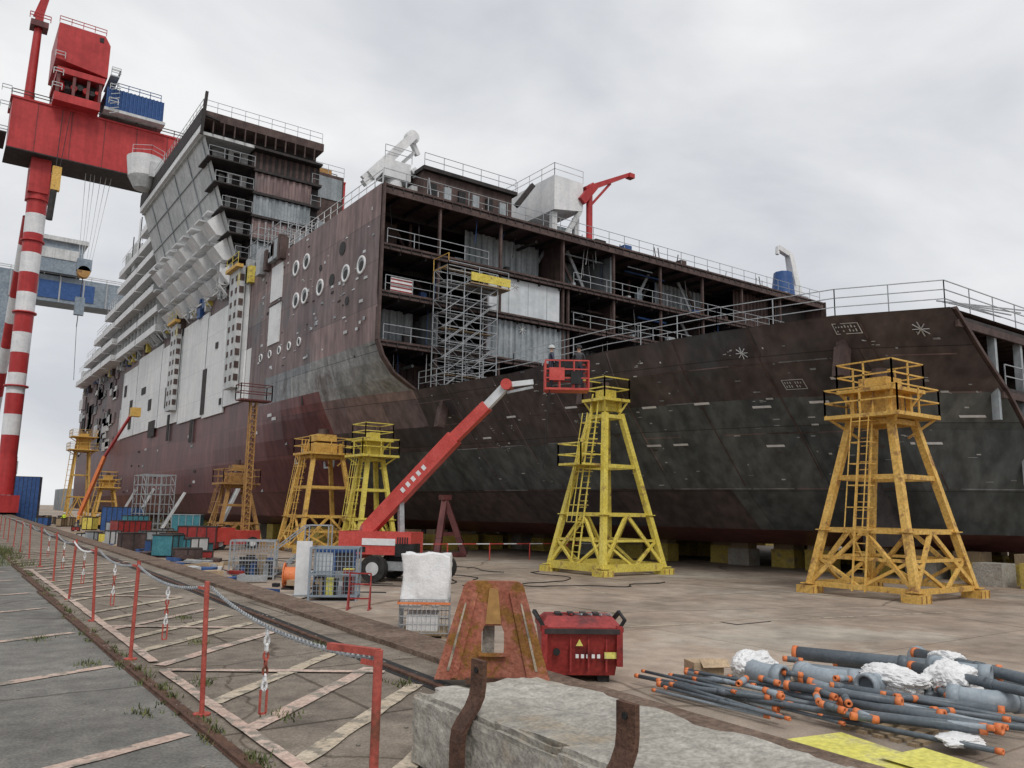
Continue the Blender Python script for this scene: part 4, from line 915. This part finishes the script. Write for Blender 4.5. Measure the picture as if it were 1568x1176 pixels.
for z in range(0,6):
    for x in (-1.4,0,1.4):
        for y in (-3,-1,1,3): b.bar((x,y,z),(x,y,z+1),.08,"galv")
    for y in (-3,-1,1,3): b.bar((-1.4,y,z+1),(1.4,y,z+1),.07,"galv")
    for x in (-1.4,1.4): b.bar((x,-3,z+1),(x,3,z+1),.07,"galv");b.bar((x,-3,z),(x,-1,z+1),.06,"galv");b.bar((x,3,z),(x,1,z+1),.06,"galv")
b.obj("tubes",e,True)
for i,(x,y,h) in enumerate(((19.8,66.5,9),(20,86,7),(20.2,101,8),(20,110,8))):
    e=at("hull_prop",x,y);b=B();b.bar((-1.2,0,0),(1.0,0,h*.6),.22,"offwhite");b.bar((-1.2,.8,0),(1,.4,h*.6),.16,"galv");b.box(-1.6,-.4,0,-.8,1,.2,"steel_rust");b.obj("prop",e,True)
# ------------------------------------------------------------------ pipes
e=empty("pipe_pile",(12,8,FL));b=B()
def pipe(p,q,r,k="pipe_grey",orange=(1,1)):
    p=V(p)-V((12,8,0));q=V(q)-V((12,8,0));d_=(q-p).normalized()
    b.tube(p,q,r,r*.86,k,16)
    if orange[0]: b.tube(p-d_*.02,p+d_*.06,r*1.1,r*.5,"pipe_orange",16)
    if orange[1]: b.tube(q-d_*.06,q+d_*.02,r*1.1,r*.5,"pipe_orange",16)
    if random.random()<.5: c=p.lerp(q,random.uniform(.3,.7));b.tube(c,c+d_*.14,r*1.15,r*.9,k,16)
def elbow(c,r,R_,a1,rot,tilt=0,k="pipe_light",l1=.35,l2=.35):
    c=V(c)-V((12,8,0));pts=[V((R_,-l1,0))];Rz=Matrix.Rotation(rot,3,'Z')@Matrix.Rotation(tilt,3,'Y');n=8
    for i in range(n+1): a=a1*i/n;pts.append(V((R_*math.cos(a),R_*math.sin(a),0)))
    pts.append(pts[-1]+V((-math.sin(a1),math.cos(a1),0))*l2);pts=[c+Rz@p_ for p_ in pts]
    m=16;vs=[]
    for i,p_ in enumerate(pts):
        d_=(pts[min(i+1,len(pts)-1)]-pts[max(i-1,0)]).normalized();up=(Rz@V((0,0,1)));s_=d_.cross(up).normalized()
        for j in range(m): an=2*math.pi*j/m;vs.append(p_+s_*math.cos(an)*r+up*math.sin(an)*r)
    b.add(vs,[(i*m+j,i*m+(j+1)%m,(i+1)*m+(j+1)%m,(i+1)*m+j) for i in range(len(pts)-1) for j in range(m)],k,True)
    for p_,q_ in ((pts[0],pts[1]),(pts[-1],pts[-2])):
        d_=(q_-p_).normalized();b.tube(p_-d_*.02,p_+d_*.14,r*1.14,r*.85,k,16);b.cyl(p_+d_*.05,p_+d_*.06,r*.9,"pipe_grey",16)
for i in range(20):
    y=random.uniform(9.0,10.4);x=9.6+random.uniform(0,1.3);l=random.uniform(1.2,3.0);a=random.uniform(-.1,.3)
    pipe((x,y,.05+random.uniform(0,.2)),(x+math.sin(a)*l,y-math.cos(a)*l,.05+random.uniform(0,.2)),random.choice((.025,.033,.042)),"pipe_light" if i%5==0 else "pipe_grey")
for i in range(15):
    y=random.uniform(6.4,8.0);x=10.3+random.uniform(0,1.5);l=random.uniform(1.4,2.8);a=random.uniform(.0,.4)
    pipe((x,y,.08+random.uniform(0,.25)),(x+math.sin(a)*l,y-math.cos(a)*l,.06+random.uniform(0,.25)),random.choice((.035,.05,.065)),"pipe_light" if i%4==0 else "pipe_grey")
for i in range(18):
    x=random.uniform(10,13);y=random.uniform(5.5,9.5);a=random.random()*3;pipe((x,y,.28),(x+math.cos(a)*.3,y+math.sin(a)*.3,.31),.045,"pipe_light" if i%3==0 else "pipe_grey")
pipe((13.2,9.5,.35),(14.2,6.4,.4),.12);pipe((12.7,9.0,.2),(13.7,5.6,.25),.1,"pipe_light");pipe((14,9.2,.2),(15,6.0,.2),.12);pipe((12.1,8.6,.16),(12.7,6,.2),.08);pipe((14.6,8,.45),(13.4,5,.45),.09);pipe((13,7.2,.5),(12.2,4.4,.5),.07)
elbow((11.9,8.9,.25),.17,.4,.8,2.4);elbow((12.6,8.3,.22),.16,.4,.8,2.9);elbow((12.2,6.9,.3),.16,.4,1.2,.4);elbow((15.2,7.8,.3),.15,.45,1.4,2.0);elbow((12.7,6.0,.3),.15,.35,.8,3.4);elbow((13.6,6.6,.5),.13,.35,.8,2.6)
for x,y in ((10.6,8.6),(12.6,8.5),(12.6,6.6),(10.8,6.2),(14,7)):
    for j in range(5): b.box(x-12-.5,y-8-.5+j*.23,0.0,x-12+.5,y-8-.38+j*.23,.04,"wood")
b.obox((11.2-12,9.9-8,.18),.55,.4,.3,-.4,"card");b.obox((11.2-12,9.65-8,.32),.5,.2,.01,-.4,"card",.6);b.obj("pipes",e,True)
def wrap(name,x,y,z,sx,sy,sz):
    bm=bmesh.new();bmesh.ops.create_icosphere(bm,subdivisions=5,radius=1)
    for v in bm.verts:
        c=v.co*1.3+V((x,y,0));nz=1+noise.noise(c)*.35+abs(noise.noise(c*2.3))*.22+abs(noise.noise(c*5))*.14;v.co=V((v.co.x*sx*nz,v.co.y*sy*nz,v.co.z*sz*nz))
    me=bpy.data.meshes.new(name);bm.to_mesh(me);bm.free();me.materials.append(M["plastic_white"]);o=bpy.data.objects.new(name,me);o.location=(x,y,FL+z);S.collection.objects.link(o)
wrap("plastic_wrapping",11.9,9.4,.25,.4,.35,.26);wrap("plastic_wrapping",12.4,7.2,.35,.28,.5,.2);wrap("plastic_wrapping",12.9,6.5,.4,.36,.34,.26);wrap("plastic_wrapping",14.3,7.3,.45,.2,.28,.16);wrap("plastic_wrapping",10.6,5.3,.15,.3,.22,.06)
b=B();b.add([(9.15,6.75,FL+.03),(9.95,6.5,FL+.06),(9.6,4.6,FL+.04),(8.7,4.9,FL+.03)],[(0,1,2,3)],"yellow_board");b.add([(9.3,5.6,FL+.065),(10.1,5.5,FL+.08),(9.9,4.4,FL+.07),(9.2,4.5,FL+.065)],[(0,1,2,3)],"yellow_board");b.obj("yellow_sheet")
b=B();b.box(17.5,14.3,FL,18.9,14.9,FL+.012,"steel_dark");b.box(17.55,14.35,FL,18.85,14.85,FL+.018,"dock_concrete");b.obj("manhole_plate")
b=B()
for i in range(18):
    x=19+i*.9;y=41-i*.1;
    if i%3==0:b.bar((x,y,FL),(x,y,FL+1),.05,"lift_red")
    b.bar((x,y,FL+.95),(x+.9,y-.1,FL+.95),.05,"lift_red" if i%2 else "plastic_white")
b.obj("barrier_tape")
b=B()
for i in range(16):
    x=-260+i*26;h=random.uniform(4,11);b.box(x,420+random.uniform(-20,40),0-1,x+random.uniform(14,24),470,h,random.choice(("far_grey","blue_grey","offwhite","far_grey")))
b.obj("distant_sheds")
e=empty("harbour_crane",(19,300,FL));b=B()
for x in (-3,3): b.bar((x,0,0),(x*.6,0,12),.8,"steel_dark");b.bar((x,0,0),(-x*.6,0,12),.4,"steel_dark")
b.box(-3,-2,12,3,2,16,"offwhite");b.obj("crane",e,True)
# ------------------------------------------------------------------ sky, sun, camera
w=bpy.data.worlds.new("World");S.world=w;w.use_nodes=True;nt=w.node_tree;L=nt.links
bg=nt.nodes["Background"];bg.inputs[1].default_value=.1
sk=nd(nt,"ShaderNodeTexSky",sky_type='NISHITA');sk.sun_disc=False;sk.sun_elevation=math.radians(50);sk.sun_rotation=math.radians(200);sk.dust_density=3
tc=nd(nt,"ShaderNodeTexCoord");mp=nd(nt,"ShaderNodeMapping");mp.inputs["Scale"].default_value=(1,1,2.2);mp.inputs["Location"].default_value=(.4,.1,.3);L.new(tc.outputs["Generated"],mp.inputs[0])
n1=nd(nt,"ShaderNodeTexNoise");n1.inputs["Scale"].default_value=2.2;n1.inputs["Detail"].default_value=6;n1.inputs["Roughness"].default_value=.5;n1.inputs["Distortion"].default_value=.3;L.new(mp.outputs[0],n1.inputs["Vector"])
rp=nd(nt,"ShaderNodeValToRGB");e0,e1=rp.color_ramp.elements;e0.position=.36;e1.position=.64;e0.color=(.54,.565,.61,1);e1.color=(.82,.83,.84,1);L.new(n1.outputs["Fac"],rp.inputs[0])
sc=nd(nt,"ShaderNodeMixRGB",blend_type='MULTIPLY');sc.inputs[0].default_value=1;sc.inputs[2].default_value=(11.4,11.3,11.2,1);L.new(rp.outputs[0],sc.inputs[1])
mx=nd(nt,"ShaderNodeMixRGB");mx.inputs[0].default_value=.95;L.new(sk.outputs[0],mx.inputs[1]);L.new(sc.outputs[0],mx.inputs[2]);L.new(mx.outputs[0],bg.inputs[0])
ld=bpy.data.lights.new("sun",'SUN');ld.energy=1.5;ld.angle=math.radians(20);ld.color=(1,.97,.93)
o=bpy.data.objects.new("sun",ld);o.rotation_euler=(math.radians(40),0,math.radians(-20));S.collection.objects.link(o)
cd=bpy.data.cameras.new("camera");cd.sensor_width=36;cd.lens=36*1240/1568;cd.clip_end=6000;cd.clip_start=.05
cam=bpy.data.objects.new("camera",cd);S.collection.objects.link(cam)
R=Matrix.Rotation(math.radians(-35.4),3,'Z')@Matrix.Rotation(math.radians(99),3,'X')@Matrix.Rotation(math.radians(1),3,'Z')
cam.matrix_world=Matrix.Translation((0,0,1.65))@R.to_4x4();S.camera=cam
S.view_settings.view_transform='Standard';S.view_settings.look='None';S.view_settings.exposure=0
